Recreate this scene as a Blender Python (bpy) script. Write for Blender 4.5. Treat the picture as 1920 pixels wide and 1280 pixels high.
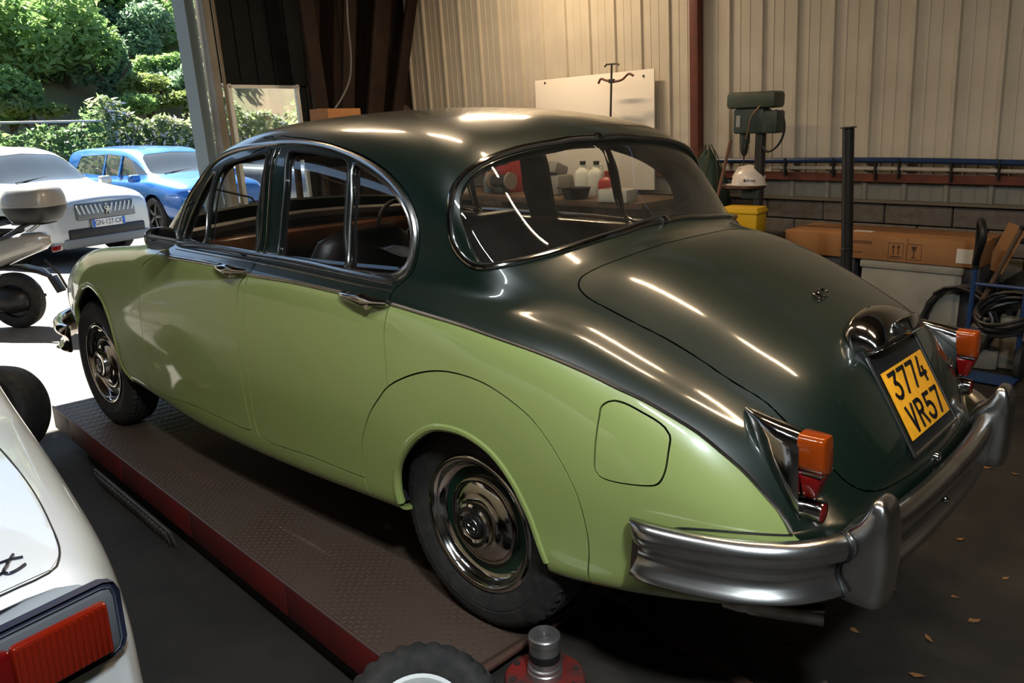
import bpy, bmesh, math, random
import numpy as np
from mathutils import Vector, Matrix
from mathutils.bvhtree import BVHTree

SC = bpy.context.scene
for _o in list(bpy.data.objects):
    bpy.data.objects.remove(_o, do_unlink=True)
COL = SC.collection

# ------------------------------------------------------------------ camera
# x runs forward along the car, y to its left, z up; z = 0 is the tread plate of the lift
CAM = Vector((-1.595, 2.254, 1.472)); YAW, PITCH, ROLL, FPX = -0.81, 0.262, -0.03, 1533.0
_f = Vector((math.cos(YAW)*math.cos(PITCH), math.sin(YAW)*math.cos(PITCH), -math.sin(PITCH)))
_r = Vector((math.sin(YAW), -math.cos(YAW), 0)); _u = _r.cross(_f)
_c, _s = math.cos(ROLL), math.sin(ROLL)
CR, CU, CF = _c*_r + _s*_u, -_s*_r + _c*_u, _f
cam_data = bpy.data.cameras.new('camera'); cam = bpy.data.objects.new('camera', cam_data); COL.objects.link(cam)
cam.matrix_world = Matrix(((CR.x, CU.x, -CF.x, CAM.x), (CR.y, CU.y, -CF.y, CAM.y), (CR.z, CU.z, -CF.z, CAM.z), (0, 0, 0, 1)))
cam_data.sensor_width = 36.0; cam_data.lens = FPX/1920*36; cam_data.clip_start = 0.05; cam_data.clip_end = 300
SC.camera = cam

def ray(px, py):
    return (CR*((px-960)/FPX) - CU*((py-640)/FPX) + CF)
def at_y(px, py, y): d = ray(px, py); return CAM + d*((y-CAM.y)/d.y)
def at_x(px, py, x): d = ray(px, py); return CAM + d*((x-CAM.x)/d.x)
def at_z(px, py, z): d = ray(px, py); return CAM + d*((z-CAM.z)/d.z)

# ------------------------------------------------------------------ sky, sun, exposure
SC.view_settings.view_transform = 'Standard'; SC.view_settings.look = 'None'; SC.view_settings.gamma = 1.0
SC.view_settings.use_curve_mapping = False; SC.view_settings.exposure = 0.0
SC.cycles.use_denoising = True; SC.cycles.max_bounces = 8; SC.cycles.transparent_max_bounces = 16; SC.cycles.caustics_reflective = False; SC.cycles.caustics_refractive = False
SC.cycles.sample_clamp_indirect = 6.0
world = bpy.data.worlds.new('sky'); SC.world = world; world.use_nodes = True
_wn = world.node_tree.nodes; _bg = _wn['Background']
_sky = _wn.new('ShaderNodeTexSky'); _sky.sky_type = 'HOSEK_WILKIE'; _sky.turbidity = 3.0; _sky.ground_albedo = .3
SUN_DIR = Vector((.615, -.012, .788)).normalized()        # towards the sun
_sky.sun_direction = SUN_DIR
world.node_tree.links.new(_sky.outputs[0], _bg.inputs[0]); _bg.inputs[1].default_value = 6.5
sun_d = bpy.data.lights.new('sun', 'SUN'); sun_d.energy = 36.0; sun_d.angle = math.radians(.6); sun_d.color = (1.0, .95, .86)
sun = bpy.data.objects.new('sun', sun_d); COL.objects.link(sun); sun.rotation_euler = SUN_DIR.to_track_quat('Z', 'Y').to_euler(); sun.location = (12, 3, 12)
TUBE_W = 26.0; FILL_W = 210.0; TUBE_COL = (1.0, .74, .47)

# ------------------------------------------------------------------ helpers
MATS = {}
def mat(name, color=(.8, .8, .8), rough=.5, metal=0.0, spec=.5, coat=0.0, coat_rough=.05, trans=0.0, ior=1.45, emit=None, estr=0.0,
        noise=None, bump=None, dust=None, alpha=1.0):
    """principled material; noise=(scale, colour2, amount), bump=(scale, strength), dust=(colour, amount, scale)"""
    if name in MATS: return MATS[name]
    m = bpy.data.materials.new(name); m.use_nodes = True; nt = m.node_tree; N = nt.nodes; L = nt.links
    b = N['Principled BSDF']
    b.inputs['Base Color'].default_value = (*color, 1); b.inputs['Roughness'].default_value = rough
    b.inputs['Metallic'].default_value = metal; b.inputs['Specular IOR Level'].default_value = spec
    b.inputs['Coat Weight'].default_value = coat; b.inputs['Coat Roughness'].default_value = coat_rough
    b.inputs['Transmission Weight'].default_value = trans; b.inputs['IOR'].default_value = ior
    b.inputs['Alpha'].default_value = alpha
    if emit: b.inputs['Emission Color'].default_value = (*emit, 1); b.inputs['Emission Strength'].default_value = estr
    tc = None
    def coord():
        nonlocal tc
        if tc is None: tc = N.new('ShaderNodeTexCoord')
        return tc.outputs['Object']
    colsock = None
    if noise:
        n = N.new('ShaderNodeTexNoise'); n.inputs['Scale'].default_value = noise[0]; n.inputs['Detail'].default_value = 6
        L.new(coord(), n.inputs['Vector'])
        r = N.new('ShaderNodeValToRGB'); r.color_ramp.elements[0].position = .38; r.color_ramp.elements[1].position = .68
        r.color_ramp.elements[0].color = (*color, 1); r.color_ramp.elements[1].color = (*[color[i]*(1-noise[2])+noise[1][i]*noise[2] for i in range(3)], 1)
        L.new(n.outputs['Fac'], r.inputs['Fac']); L.new(r.outputs['Color'], b.inputs['Base Color']); colsock = r.outputs['Color']
    if dust:   # a film of dust that lies on upward faces and raises the roughness
        g = N.new('ShaderNodeNewGeometry'); sx = N.new('ShaderNodeSeparateXYZ'); L.new(g.outputs['Normal'], sx.inputs[0])
        mr = N.new('ShaderNodeMapRange'); mr.inputs['From Min'].default_value = .35; mr.inputs['From Max'].default_value = .98
        L.new(sx.outputs['Z'], mr.inputs['Value'])
        n2 = N.new('ShaderNodeTexNoise'); n2.inputs['Scale'].default_value = dust[2]; n2.inputs['Detail'].default_value = 8; L.new(coord(), n2.inputs['Vector'])
        mr2 = N.new('ShaderNodeMapRange'); mr2.inputs['From Min'].default_value = .3; mr2.inputs['From Max'].default_value = .7
        mr2.inputs['To Min'].default_value = .55; L.new(n2.outputs['Fac'], mr2.inputs['Value'])
        mu = N.new('ShaderNodeMath'); mu.operation = 'MULTIPLY'; L.new(mr.outputs[0], mu.inputs[0]); L.new(mr2.outputs[0], mu.inputs[1])
        mu2 = N.new('ShaderNodeMath'); mu2.operation = 'MULTIPLY'; L.new(mu.outputs[0], mu2.inputs[0]); mu2.inputs[1].default_value = dust[1]
        mx = N.new('ShaderNodeMix'); mx.data_type = 'RGBA'; L.new(mu2.outputs[0], mx.inputs['Factor'])
        if colsock: L.new(colsock, mx.inputs['A'])
        else: mx.inputs['A'].default_value = (*color, 1)
        mx.inputs['B'].default_value = (*dust[0], 1); L.new(mx.outputs['Result'], b.inputs['Base Color'])
        rr = N.new('ShaderNodeMapRange'); rr.inputs['To Min'].default_value = coat_rough; rr.inputs['To Max'].default_value = min(1, coat_rough+.09)
        L.new(mu.outputs[0], rr.inputs['Value']); L.new(rr.outputs[0], b.inputs['Coat Roughness'])
    if bump:
        n = N.new('ShaderNodeTexNoise'); n.inputs['Scale'].default_value = bump[0]; n.inputs['Detail'].default_value = 5; L.new(coord(), n.inputs['Vector'])
        bp = N.new('ShaderNodeBump'); bp.inputs['Strength'].default_value = bump[1]; bp.inputs['Distance'].default_value = .01
        L.new(n.outputs['Fac'], bp.inputs['Height']); L.new(bp.outputs['Normal'], b.inputs['Normal'])
    MATS[name] = m
    return m

def add(name, data, m=None, parent=None):
    o = bpy.data.objects.new(name, data); COL.objects.link(o)
    if m is not None and data is not None:
        for mm in (m if isinstance(m, (list, tuple)) else [m]): data.materials.append(mm)
    if parent is not None: o.parent = parent
    return o
def tag(o, label=None, cat=None, group=None, kind=None):
    if label: o['label'] = label
    if cat: o['category'] = cat
    if group: o['group'] = group
    if kind: o['kind'] = kind
    return o
def empty(name, loc=(0, 0, 0), rz=0.0, label=None, cat=None, group=None):
    o = bpy.data.objects.new(name, None); COL.objects.link(o); o.location = loc; o.rotation_euler = (0, 0, rz); o.empty_display_size = .1
    return tag(o, label, cat, group)
def copy_tree(o, parent=None):
    c = o.copy(); COL.objects.link(c)
    if parent is not None: c.parent = parent
    for ch in [k for k in bpy.data.objects if k.parent == o]: copy_tree(ch, c)
    return c

def smooth(me, ang=35):
    me.polygons.foreach_set('use_smooth', [True]*len(me.polygons))
    if ang is not None: me.set_sharp_from_angle(angle=math.radians(ang))
def from_bm(bm, name, ang=35):
    me = bpy.data.meshes.new(name); bm.normal_update(); bm.to_mesh(me); bm.free(); smooth(me, ang); return me
def mesh(name, V, F, ang=35):
    me = bpy.data.meshes.new(name); me.from_pydata([tuple(v) for v in V], [], [tuple(f) for f in F]); me.update(); smooth(me, ang); return me

class B:
    """collects shapes into ONE mesh part"""
    def __init__(s): s.bm = bmesh.new()
    def geom(s, V, F, M=None, mi=0):
        vs = [s.bm.verts.new(M @ Vector(v) if M is not None else Vector(v)) for v in V]
        for f in F:
            try: s.bm.faces.new([vs[i] for i in f]).material_index = mi
            except ValueError: pass
        return s
    def box(s, c, d, rot=None, bev=0.0, mi=0, taper=(1, 1)):
        t = bmesh.new()
        hx, hy, hz = d[0]/2, d[1]/2, d[2]/2
        V = [(x*hx*(taper[0] if z > 0 else 1), y*hy*(taper[1] if z > 0 else 1), z*hz) for z in (-1, 1) for x, y in ((-1, -1), (1, -1), (1, 1), (-1, 1))]
        vs = [t.verts.new(v) for v in V]
        for f in ((3, 2, 1, 0), (4, 5, 6, 7), (0, 1, 5, 4), (1, 2, 6, 5), (2, 3, 7, 6), (3, 0, 4, 7)): t.faces.new([vs[i] for i in f])
        if bev: bmesh.ops.bevel(t, geom=t.edges[:]+t.verts[:], offset=bev, segments=2, profile=.5, affect='EDGES')
        M = Matrix.Translation(c)
        if rot is not None: M = M @ (rot.to_4x4() if isinstance(rot, Matrix) else Matrix.Rotation(rot, 4, 'Z'))
        t.verts.index_update()
        s.geom([v.co.copy() for v in t.verts], [[v.index for v in f.verts] for f in t.faces], M, mi); t.free()
        return s
    def rings(s, R, close=False, cap=True, mi=0, loop=True):
        """R: list of equally long rings of points"""
        n = len(R[0]); V = [p for r in R for p in r]; F = []
        m = len(R)
        for i in range(m if close else m-1):
            a, b = i*n, ((i+1) % m)*n
            for j in range(n if loop else n-1):
                k = (j+1) % n; F.append((a+j, a+k, b+k, b+j))
        if cap and not close and loop: F.append(tuple(range(n))[::-1]); F.append(tuple((m-1)*n+j for j in range(n)))
        return s.geom(V, F, None, mi)
    def tube(s, P, r, n=8, close=False, mi=0, cap=True, flat=None):
        """tube along points P; r a number or a list; flat=(w,h) for an oval section; up-vector transported"""
        P = [Vector(p) for p in P]; m = len(P); R = []
        up = None
        for i, p in enumerate(P):
            a = P[(i-1) % m] if (close or i > 0) else P[i]; b = P[(i+1) % m] if (close or i < m-1) else P[i]
            t = (b-a); t = t.normalized() if t.length > 1e-9 else Vector((0, 0, 1))
            if up is None: up = Vector((0, 0, 1)) if abs(t.z) < .9 else Vector((1, 0, 0))
            x = up - t*up.dot(t); x = x.normalized() if x.length > 1e-6 else t.orthogonal().normalized(); up = x; y = t.cross(x)
            rr = r[i] if isinstance(r, (list, tuple)) else r
            w, h = (rr, rr) if flat is None else flat
            R.append([p + x*(math.cos(q)*h) + y*(math.sin(q)*w) for q in [2*math.pi*k/n for k in range(n)]])
        return s.rings(R, close=close, cap=cap, mi=mi)
    def cyl(s, a, b, r, r2=None, n=24, mi=0):
        r2 = r if r2 is None else r2
        return s.tube([a, b], [r, r2], n=n, mi=mi)
    def lathe(s, prof, n=32, M=None, mi=0, close_prof=False):
        """prof: (radius, height) list, spun about local z"""
        V = [(r*math.cos(2*math.pi*k/n), r*math.sin(2*math.pi*k/n), h) for r, h in prof for k in range(n)]; F = []
        m = len(prof)
        for i in range(m if close_prof else m-1):
            a, b = i*n, ((i+1) % m)*n
            for k in range(n): F.append((a+k, a+(k+1) % n, b+(k+1) % n, b+k))
        return s.geom(V, F, M, mi)
    def prism(s, poly, d, M=None, mi=0):
        """closed outline in local xy, extruded along local z from 0 to d"""
        n = len(poly); V = [(x, y, 0) for x, y in poly]+[(x, y, d) for x, y in poly]
        F = [tuple(range(n))[::-1], tuple(range(n, 2*n))]+[(i, (i+1) % n, n+(i+1) % n, n+i) for i in range(n)]
        return s.geom(V, F, M, mi)
    def build(s, name, m, parent=None, ang=35, fix=True):
        if fix: bmesh.ops.recalc_face_normals(s.bm, faces=s.bm.faces)
        return add(name, from_bm(s.bm, name, ang), m, parent)

def frame_at(p, x, y):
    """matrix with origin p and local axes x, y (z = x cross y)"""
    x = Vector(x).normalized(); z = x.cross(Vector(y)).normalized(); y = z.cross(x)
    return Matrix(((x.x, y.x, z.x, p[0]), (x.y, y.y, z.y, p[1]), (x.z, y.z, z.z, p[2]), (0, 0, 0, 1)))
def catmull(P, n=6, close=False):
    P = [Vector(p) for p in P]; m = len(P); out = []
    for i in range(m if close else m-1):
        p1, p2 = P[i], P[(i+1) % m]
        p0 = P[(i-1) % m] if (close or i > 0) else p1*2-p2
        p3 = P[(i+2) % m] if (close or i < m-2) else p2*2-p1
        d1, d2, d3 = [max((b-a).length, 1e-6)**.5 for a, b in ((p0, p1), (p1, p2), (p2, p3))]
        m1 = (p2-p1) + ((p1-p0)/d1 - (p2-p0)/(d1+d2))*d2
        m2 = (p2-p1) + ((p3-p2)/d3 - (p3-p1)/(d2+d3))*d2
        for k in range(n):
            t = k/n; out.append(p1*(2*t**3-3*t*t+1) + m1*(t**3-2*t*t+t) + p2*(-2*t**3+3*t*t) + m2*(t**3-t*t))
    if not close: out.append(P[-1].copy())
    return out
def resample(P, n, close=False):
    P = [Vector(p) for p in P]
    if close: P = P+[P[0]]
    L = [0.0]
    for a, b in zip(P, P[1:]): L.append(L[-1]+(b-a).length)
    out = []; j = 0
    for k in range(n):
        t = L[-1]*k/(n if close else n-1)
        while j < len(P)-2 and L[j+1] < t: j += 1
        u = (t-L[j])/max(L[j+1]-L[j], 1e-9); out.append(P[j].lerp(P[j+1], min(1, u)))
    return out
def text_mesh(name, txt, size, depth, font_scale=(1, 1), M=None, m=None, parent=None, align='CENTER', shear=0.0, bold=0.0):
    cu = bpy.data.curves.new(name, 'FONT'); cu.body = txt; cu.size = size; cu.extrude = depth/2; cu.align_x = align; cu.align_y = 'CENTER'; cu.shear = shear; cu.offset = bold
    cu.resolution_u = 4
    o = bpy.data.objects.new('text_tmp', cu); COL.objects.link(o)
    dg = bpy.context.evaluated_depsgraph_get(); me = bpy.data.meshes.new_from_object(o.evaluated_get(dg)); bpy.data.objects.remove(o)
    T = Matrix.Diagonal((font_scale[0], font_scale[1], 1, 1))
    me.transform((M if M is not None else Matrix.Identity(4)) @ T)
    return add(name, me, m, parent)

# ------------------------------------------------------------------ saloon car: body surface
# half sections: x, then (y, z) of: under edge, sill edge, low side, widest, upper side, belt, crown, valley/window base, mid, gutter, shoulder, inner, centre z
ST = [
 (-1.012, (.06,.50),(.07,.505),(.075,.515),(.08,.52),(.08,.525),(.08,.53),(.07,.54),(.06,.545),(.05,.548),(.045,.55),(.03,.552),(.015,.553),.553),
 (-1.000, (.30,.45),(.33,.455),(.345,.48),(.35,.495),(.35,.505),(.345,.52),(.32,.55),(.30,.56),(.28,.57),(.25,.585),(.20,.60),(.13,.607),.610),
 (-.970, (.46,.41),(.50,.42),(.52,.45),(.525,.48),(.522,.50),(.51,.535),(.46,.575),(.43,.595),(.40,.615),(.36,.638),(.29,.665),(.17,.683),.690),
 (-.920, (.55,.38),(.59,.39),(.61,.43),(.62,.48),(.618,.52),(.605,.56),(.535,.625),(.50,.65),(.465,.675),(.43,.705),(.345,.745),(.20,.768),.775),
 (-.850, (.61,.36),(.65,.37),(.67,.42),(.683,.50),(.68,.56),(.652,.622),(.585,.695),(.54,.722),(.50,.752),(.46,.785),(.375,.832),(.21,.860),.868),
 (-.700, (.66,.345),(.712,.352),(.735,.42),(.752,.54),(.748,.64),(.705,.737),(.64,.792),(.595,.808),(.553,.828),(.512,.858),(.41,.912),(.22,.942),.950),
 (-.500, (.69,.32),(.755,.325),(.775,.42),(.790,.58),(.782,.72),(.747,.822),(.685,.878),(.63,.893),(.585,.913),(.535,.945),(.42,1.004),(.22,1.030),1.038),
 (-.300, (.71,.30),(.785,.31),(.80,.42),(.812,.62),(.803,.78),(.775,.887),(.705,.947),(.645,.962),(.595,.983),(.545,1.015),(.42,1.070),(.22,1.095),1.102),
 (-.160, (.72,.30),(.795,.31),(.812,.42),(.822,.63),(.813,.81),(.787,.918),(.725,.968),(.675,.985),(.63,1.005),(.57,1.04),(.43,1.092),(.22,1.118),1.127),
 (-.100, (.72,.30),(.797,.31),(.815,.42),(.826,.635),(.817,.815),(.792,.928),(.735,.974),(.69,.993),(.655,1.018),(.60,1.062),(.44,1.125),(.22,1.158),1.168),
 (.000, (.72,.30),(.80,.31),(.82,.42),(.830,.64),(.822,.825),(.80,.945),(.75,.986),(.715,1.012),(.695,1.06),(.665,1.125),(.53,1.215),(.28,1.267),1.283),
 (.100, (.72,.30),(.802,.31),(.823,.42),(.834,.64),(.827,.83),(.805,.958),(.765,.998),(.728,1.03),(.705,1.12),(.683,1.225),(.575,1.322),(.30,1.376),1.390),
 (.200, (.72,.30),(.804,.31),(.826,.42),(.838,.645),(.831,.835),(.810,.967),(.775,1.004),(.738,1.04),(.712,1.15),(.680,1.285),(.580,1.388),(.30,1.435),1.448),
 (.320, (.72,.30),(.806,.305),(.828,.42),(.841,.65),(.834,.84),(.816,.976),(.785,1.010),(.748,1.042),(.718,1.17),(.676,1.325),(.575,1.425),(.30,1.472),1.484),
 (.500, (.72,.29),(.808,.298),(.830,.42),(.844,.66),(.838,.85),(.822,.981),(.793,1.013),(.754,1.042),(.718,1.19),(.668,1.362),(.570,1.447),(.30,1.495),1.507),
 (.800, (.72,.28),(.81,.287),(.832,.42),(.846,.67),(.841,.85),(.826,.985),(.798,1.015),(.757,1.042),(.717,1.20),(.660,1.392),(.565,1.460),(.30,1.507),1.520),
 (1.200, (.72,.27),(.81,.276),(.832,.42),(.847,.67),(.842,.85),(.828,.988),(.799,1.015),(.757,1.042),(.715,1.20),(.655,1.398),(.560,1.456),(.30,1.497),1.508),
 (1.500, (.72,.27),(.81,.276),(.831,.42),(.846,.67),(.842,.85),(.828,.986),(.798,1.013),(.755,1.040),(.713,1.19),(.655,1.362),(.560,1.420),(.30,1.458),1.468),
 (1.650, (.72,.275),(.808,.28),(.829,.42),(.845,.67),(.841,.85),(.826,.983),(.796,1.010),(.754,1.038),(.713,1.17),(.662,1.285),(.560,1.350),(.30,1.392),1.402),
 (1.800, (.72,.285),(.806,.29),(.827,.42),(.843,.67),(.839,.84),(.823,.978),(.792,1.006),(.752,1.034),(.715,1.12),(.668,1.185),(.560,1.250),(.30,1.298),1.310),
 (1.950, (.71,.30),(.802,.305),(.824,.42),(.840,.66),(.837,.83),(.817,.965),(.775,1.000),(.735,1.018),(.695,1.052),(.640,1.092),(.530,1.145),(.29,1.192),1.205),
 (2.080, (.71,.30),(.798,.308),(.821,.42),(.838,.66),(.834,.82),(.808,.945),(.755,.988),(.695,.998),(.63,1.012),(.55,1.035),(.43,1.065),(.24,1.092),1.100),
 (2.250, (.70,.305),(.79,.31),(.815,.42),(.835,.65),(.829,.81),(.795,.928),(.735,.972),(.655,.968),(.57,.968),(.48,.982),(.36,1.008),(.20,1.026),1.032),
 (2.450, (.70,.305),(.785,.31),(.81,.42),(.830,.64),(.823,.80),(.782,.908),(.715,.952),(.625,.943),(.53,.938),(.44,.950),(.32,.975),(.17,.992),.998),
 (2.727, (.69,.31),(.775,.315),(.80,.42),(.822,.62),(.815,.77),(.770,.873),(.700,.920),(.61,.910),(.51,.900),(.42,.910),(.30,.936),(.16,.952),.957),
 (3.050, (.66,.33),(.74,.34),(.77,.42),(.797,.60),(.790,.72),(.742,.810),(.675,.855),(.59,.845),(.50,.838),(.41,.848),(.30,.870),(.16,.885),.890),
 (3.270, (.60,.35),(.68,.36),(.71,.43),(.738,.57),(.732,.65),(.695,.725),(.635,.763),(.565,.765),(.49,.770),(.41,.783),(.30,.805),(.16,.818),.822),
 (3.420, (.52,.38),(.58,.39),(.61,.45),(.64,.54),(.638,.59),(.61,.64),(.565,.672),(.51,.685),(.45,.700),(.38,.715),(.28,.735),(.15,.748),.752),
 (3.500, (.40,.42),(.46,.43),(.48,.46),(.50,.51),(.50,.54),(.48,.57),(.45,.595),(.41,.61),(.37,.625),(.31,.64),(.24,.655),(.13,.665),.668),
 (3.530, (.20,.48),(.23,.485),(.24,.50),(.25,.515),(.25,.53),(.24,.545),(.22,.555),(.20,.56),(.18,.565),(.15,.57),(.11,.575),(.06,.578),.58),
]
NS = [4, 8, 16, 14, 12, 9, 8, 9, 13, 12, 12, 11]        # samples per section span

def pchip(x, y, xi):
    h = np.diff(x); d = np.diff(y)/h; m = np.zeros_like(y)
    w1 = 2*h[1:]+h[:-1]; w2 = h[1:]+2*h[:-1]; ok = d[:-1]*d[1:] > 0
    with np.errstate(all='ignore'): m[1:-1] = np.where(ok, (w1+w2)/(w1/d[:-1]+w2/d[1:]), 0)
    m[0], m[-1] = d[0], d[-1]
    i = np.clip(np.searchsorted(x, xi)-1, 0, len(x)-2); t = (xi-x[i])/h[i]
    return y[i]*(2*t**3-3*t*t+1)+m[i]*h[i]*(t**3-2*t*t+t)+y[i+1]*(3*t*t-2*t**3)+m[i+1]*h[i]*(t**3-t*t)

def tune(s):
    x = s[0]; L = list(s)
    dz = np.interp(x, [-.95, -.6, -.2, .3, 1.0, 2.0, 2.3], [0, -.014, -.016, -.008, -.018, -.016, 0]); dr = np.interp(x, [-.5, 0, .5, 1.2, 1.6], [.004, .006, .012, .012, 0])
    dy = np.interp(x, [2.7, 3.05, 3.27, 3.5], [0, .022, .035, .02])
    for k in (1, 2): L[k] = (L[k][0], L[k][1]+dz)
    for k in (11, 12): L[k] = (L[k][0], L[k][1]+dr)
    L[13] += dr
    for k in range(1, 9): L[k] = (L[k][0]-dy, L[k][1])
    return tuple(L)
def body_grid():
    xs = np.array([s[0] for s in ST]); K = 13
    fine = np.arange(xs[0], xs[-1]+.001, .002); n = len(fine)
    g = np.exp(-.5*(np.arange(-40, 41)/ (11.0))**2); g /= g.sum()
    keys = np.zeros((K, 2, n))
    ST[:] = [tune(s) for s in ST]
    for k in range(K):
        for c in range(2):
            v = np.array([(s[k+1][c] if k < 12 else (0.0, s[13])[c]) for s in ST])
            f = pchip(xs, v, fine); pad = np.concatenate([2*f[0]-f[40:0:-1], f, 2*f[-1]-f[-2:-42:-1]])
            s = np.convolve(pad, g, 'valid')
            w = np.clip(np.minimum((fine-fine[0])/.07, (fine[-1]-fine)/.1), 0, 1)   # keep the two end caps as tabled
            keys[k, c] = f*(1-w)+s*w
    X = np.concatenate([xs[0]+.03*(1-np.cos(np.linspace(0, math.pi/2, 9)[:-1])), np.arange(-.982, 3.40, .0125), np.linspace(3.405, 3.53, 12)])
    rows = []
    for x in X:
        P = [Vector((np.interp(x, fine, keys[k, 0]), np.interp(x, fine, keys[k, 1]))) for k in range(K)]
        Q = [P[0]]+P+[Vector((-P[-2].x, P[-2].y))]
        out = []
        for i in range(K-1):
            p0, p1, p2, p3 = (Q[i] if i > 0 else P[0]*2-P[1]), P[i], P[i+1], Q[i+3]
            d1, d2, d3 = [max((b-a).length, 1e-5)**.5 for a, b in ((p0, p1), (p1, p2), (p2, p3))]
            m1 = (p2-p1)+((p1-p0)/d1-(p2-p0)/(d1+d2))*d2; m2 = (p2-p1)+((p3-p2)/d3-(p3-p1)/(d2+d3))*d2
            for j in range(NS[i]):
                t = j/NS[i]; out.append(p1*(2*t**3-3*t*t+1)+m1*(t**3-2*t*t+t)+p2*(3*t*t-2*t**3)+m2*(t**3-t*t))
        out.append(P[-1])
        rows.append([(x, max(0, p.x), p.y) for p in out])
    return np.array(rows)
GRID = body_grid()
# even the surface out along the length (keeps the shape, takes the ripples out of the reflections)
for _ in range(10):
    G2 = GRID.copy(); G2[3:-3, :, 1:] = GRID[3:-3, :, 1:]*.5+(GRID[2:-4, :, 1:]+GRID[4:-2, :, 1:])*.25
    G2[:, 1:-1, 1:] = G2[:, 1:-1, 1:]*.6+(G2[:, :-2, 1:]+G2[:, 2:, 1:])*.2; GRID = G2
GRID[:, -1, 1] = 0
_nr, _nc = GRID.shape[:2]
_bm = bmesh.new(); _vs = [[_bm.verts.new(GRID[i, j]) for j in range(_nc)] for i in range(_nr)]
for i in range(_nr-1):
    for j in range(_nc-1): _bm.faces.new((_vs[i][j], _vs[i][j+1], _vs[i+1][j+1], _vs[i+1][j]))
_bm.faces.new([_vs[0][j] for j in range(_nc)][::-1]); _bm.normal_update()
BODY_BM = _bm
BVH = BVHTree.FromBMesh(BODY_BM)
def hit(px, py):
    """the point of the (left half of the) body under a pixel"""
    h = BVH.ray_cast(CAM, ray(px, py).normalized())[0]
    return h
def hits(L, off=None): return [q for q in (hit(*p) for p in L) if q is not None]
def side_y(x, z):
    h = BVH.ray_cast(Vector((x, 3, z)), Vector((0, -1, 0)))
    return h[0].y if h[0] is not None else .8
def side_pt(x, z, off=0.0):
    h = BVH.ray_cast(Vector((x, 3, z)), Vector((0, -1, 0)))
    if h[0] is None: return Vector((x, .8, z))
    n = h[1] if h[1].y > 0 else -h[1]
    return h[0]+n*off

# ------------------------------------------------------------------ saloon car: materials
PAINT_L = mat('paint light green', (.262, .308, .092), .35, 0, .5, 1.0, .045, dust=((.22, .24, .10), .12, 5.0))
PAINT_D = mat('paint dark green', (.0025, .009, .005), .35, 0, .5, 1.0, .05, dust=((.045, .042, .028), .22, 4.0))
CHROME = mat('chrome', (.56, .54, .51), .10, 1.0, noise=(24, (.44, .41, .38), .7))
CHROME_OLD = mat('worn chrome', (.60, .58, .55), .23, 1.0, noise=(7, (.42, .40, .38), .8), bump=(240, .02))
BLACK = mat('black trim', (.008, .008, .008), .45)
RUBBER = mat('tyre rubber', (.010, .0093, .0085), .75, noise=(30, (.034, .028, .022), .6), bump=(90, .15))
DARK = mat('underbody black', (.006, .006, .006), .85)
GREENW = mat('wheel green', (.004, .022, .011), .3, 0, .5, .6, .1)
AMBER = mat('amber lens', (.36, .050, .003), .08, 0, .5, .6, .03, trans=.35)
RED = mat('red lens', (.20, .004, .004), .10, 0, .5, .6, .03, trans=.2)
WOOD = mat('walnut veneer', (.11, .040, .014), .25, 0, .5, .7, .1, noise=(9, (.03, .010, .004), .8))
LEATHER = mat('dark leather', (.013, .008, .007), .42, bump=(60, .15))
CARPET = mat('black carpet', (.010, .009, .008), .95)
PLATE_Y = mat('plate yellow', (.75, .33, .015), .45, noise=(40, (.5, .20, .01), .4))
RUST = mat('rusty steel', (.10, .055, .035), .6, .6, noise=(14, (.03, .018, .012), .8))

def glass_mat(name, tint, film, film_col=(.35, .32, .26)):
    m = bpy.data.materials.new(name); m.use_nodes = True; N = m.node_tree.nodes; L = m.node_tree.links
    N.remove(N['Principled BSDF']); out = N['Material Output']
    tr = N.new('ShaderNodeBsdfTransparent'); tr.inputs[0].default_value = (*tint, 1)
    gl = N.new('ShaderNodeBsdfGlossy'); gl.inputs['Roughness'].default_value = .01; gl.inputs[0].default_value = (1, 1, 1, 1)
    lw = N.new('ShaderNodeLayerWeight'); lw.inputs['Blend'].default_value = .5
    pw = N.new('ShaderNodeMath'); pw.operation = 'POWER'; pw.inputs[1].default_value = 5.0; L.new(lw.outputs['Facing'], pw.inputs[0])
    fr = N.new('ShaderNodeMath'); fr.operation = 'MULTIPLY_ADD'; fr.inputs[1].default_value = .92; fr.inputs[2].default_value = .075; L.new(pw.outputs[0], fr.inputs[0])
    m1 = N.new('ShaderNodeMixShader'); L.new(fr.outputs[0], m1.inputs[0]); L.new(tr.outputs[0], m1.inputs[1]); L.new(gl.outputs[0], m1.inputs[2])
    df = N.new('ShaderNodeBsdfDiffuse'); df.inputs[0].default_value = (*film_col, 1)
    tc = N.new('ShaderNodeTexCoord'); nz = N.new('ShaderNodeTexNoise'); nz.inputs['Scale'].default_value = 5; nz.inputs['Detail'].default_value = 8; L.new(tc.outputs['Object'], nz.inputs[0])
    mr = N.new('ShaderNodeMapRange'); mr.inputs['From Min'].default_value = .35; mr.inputs['From Max'].default_value = .75; mr.inputs['To Max'].default_value = film; mr.inputs['To Min'].default_value = film*.4
    L.new(nz.outputs['Fac'], mr.inputs['Value'])
    m2 = N.new('ShaderNodeMixShader'); L.new(mr.outputs[0], m2.inputs[0]); L.new(m1.outputs[0], m2.inputs[1]); L.new(df.outputs[0], m2.inputs[2]); L.new(m2.outputs[0], out.inputs[0])
    MATS[name] = m; return m
GLASS = glass_mat('side glass', (.95, .96, .95), .015)
GLASS_R = glass_mat('dusty rear glass', (.92, .94, .90), .045)

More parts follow.
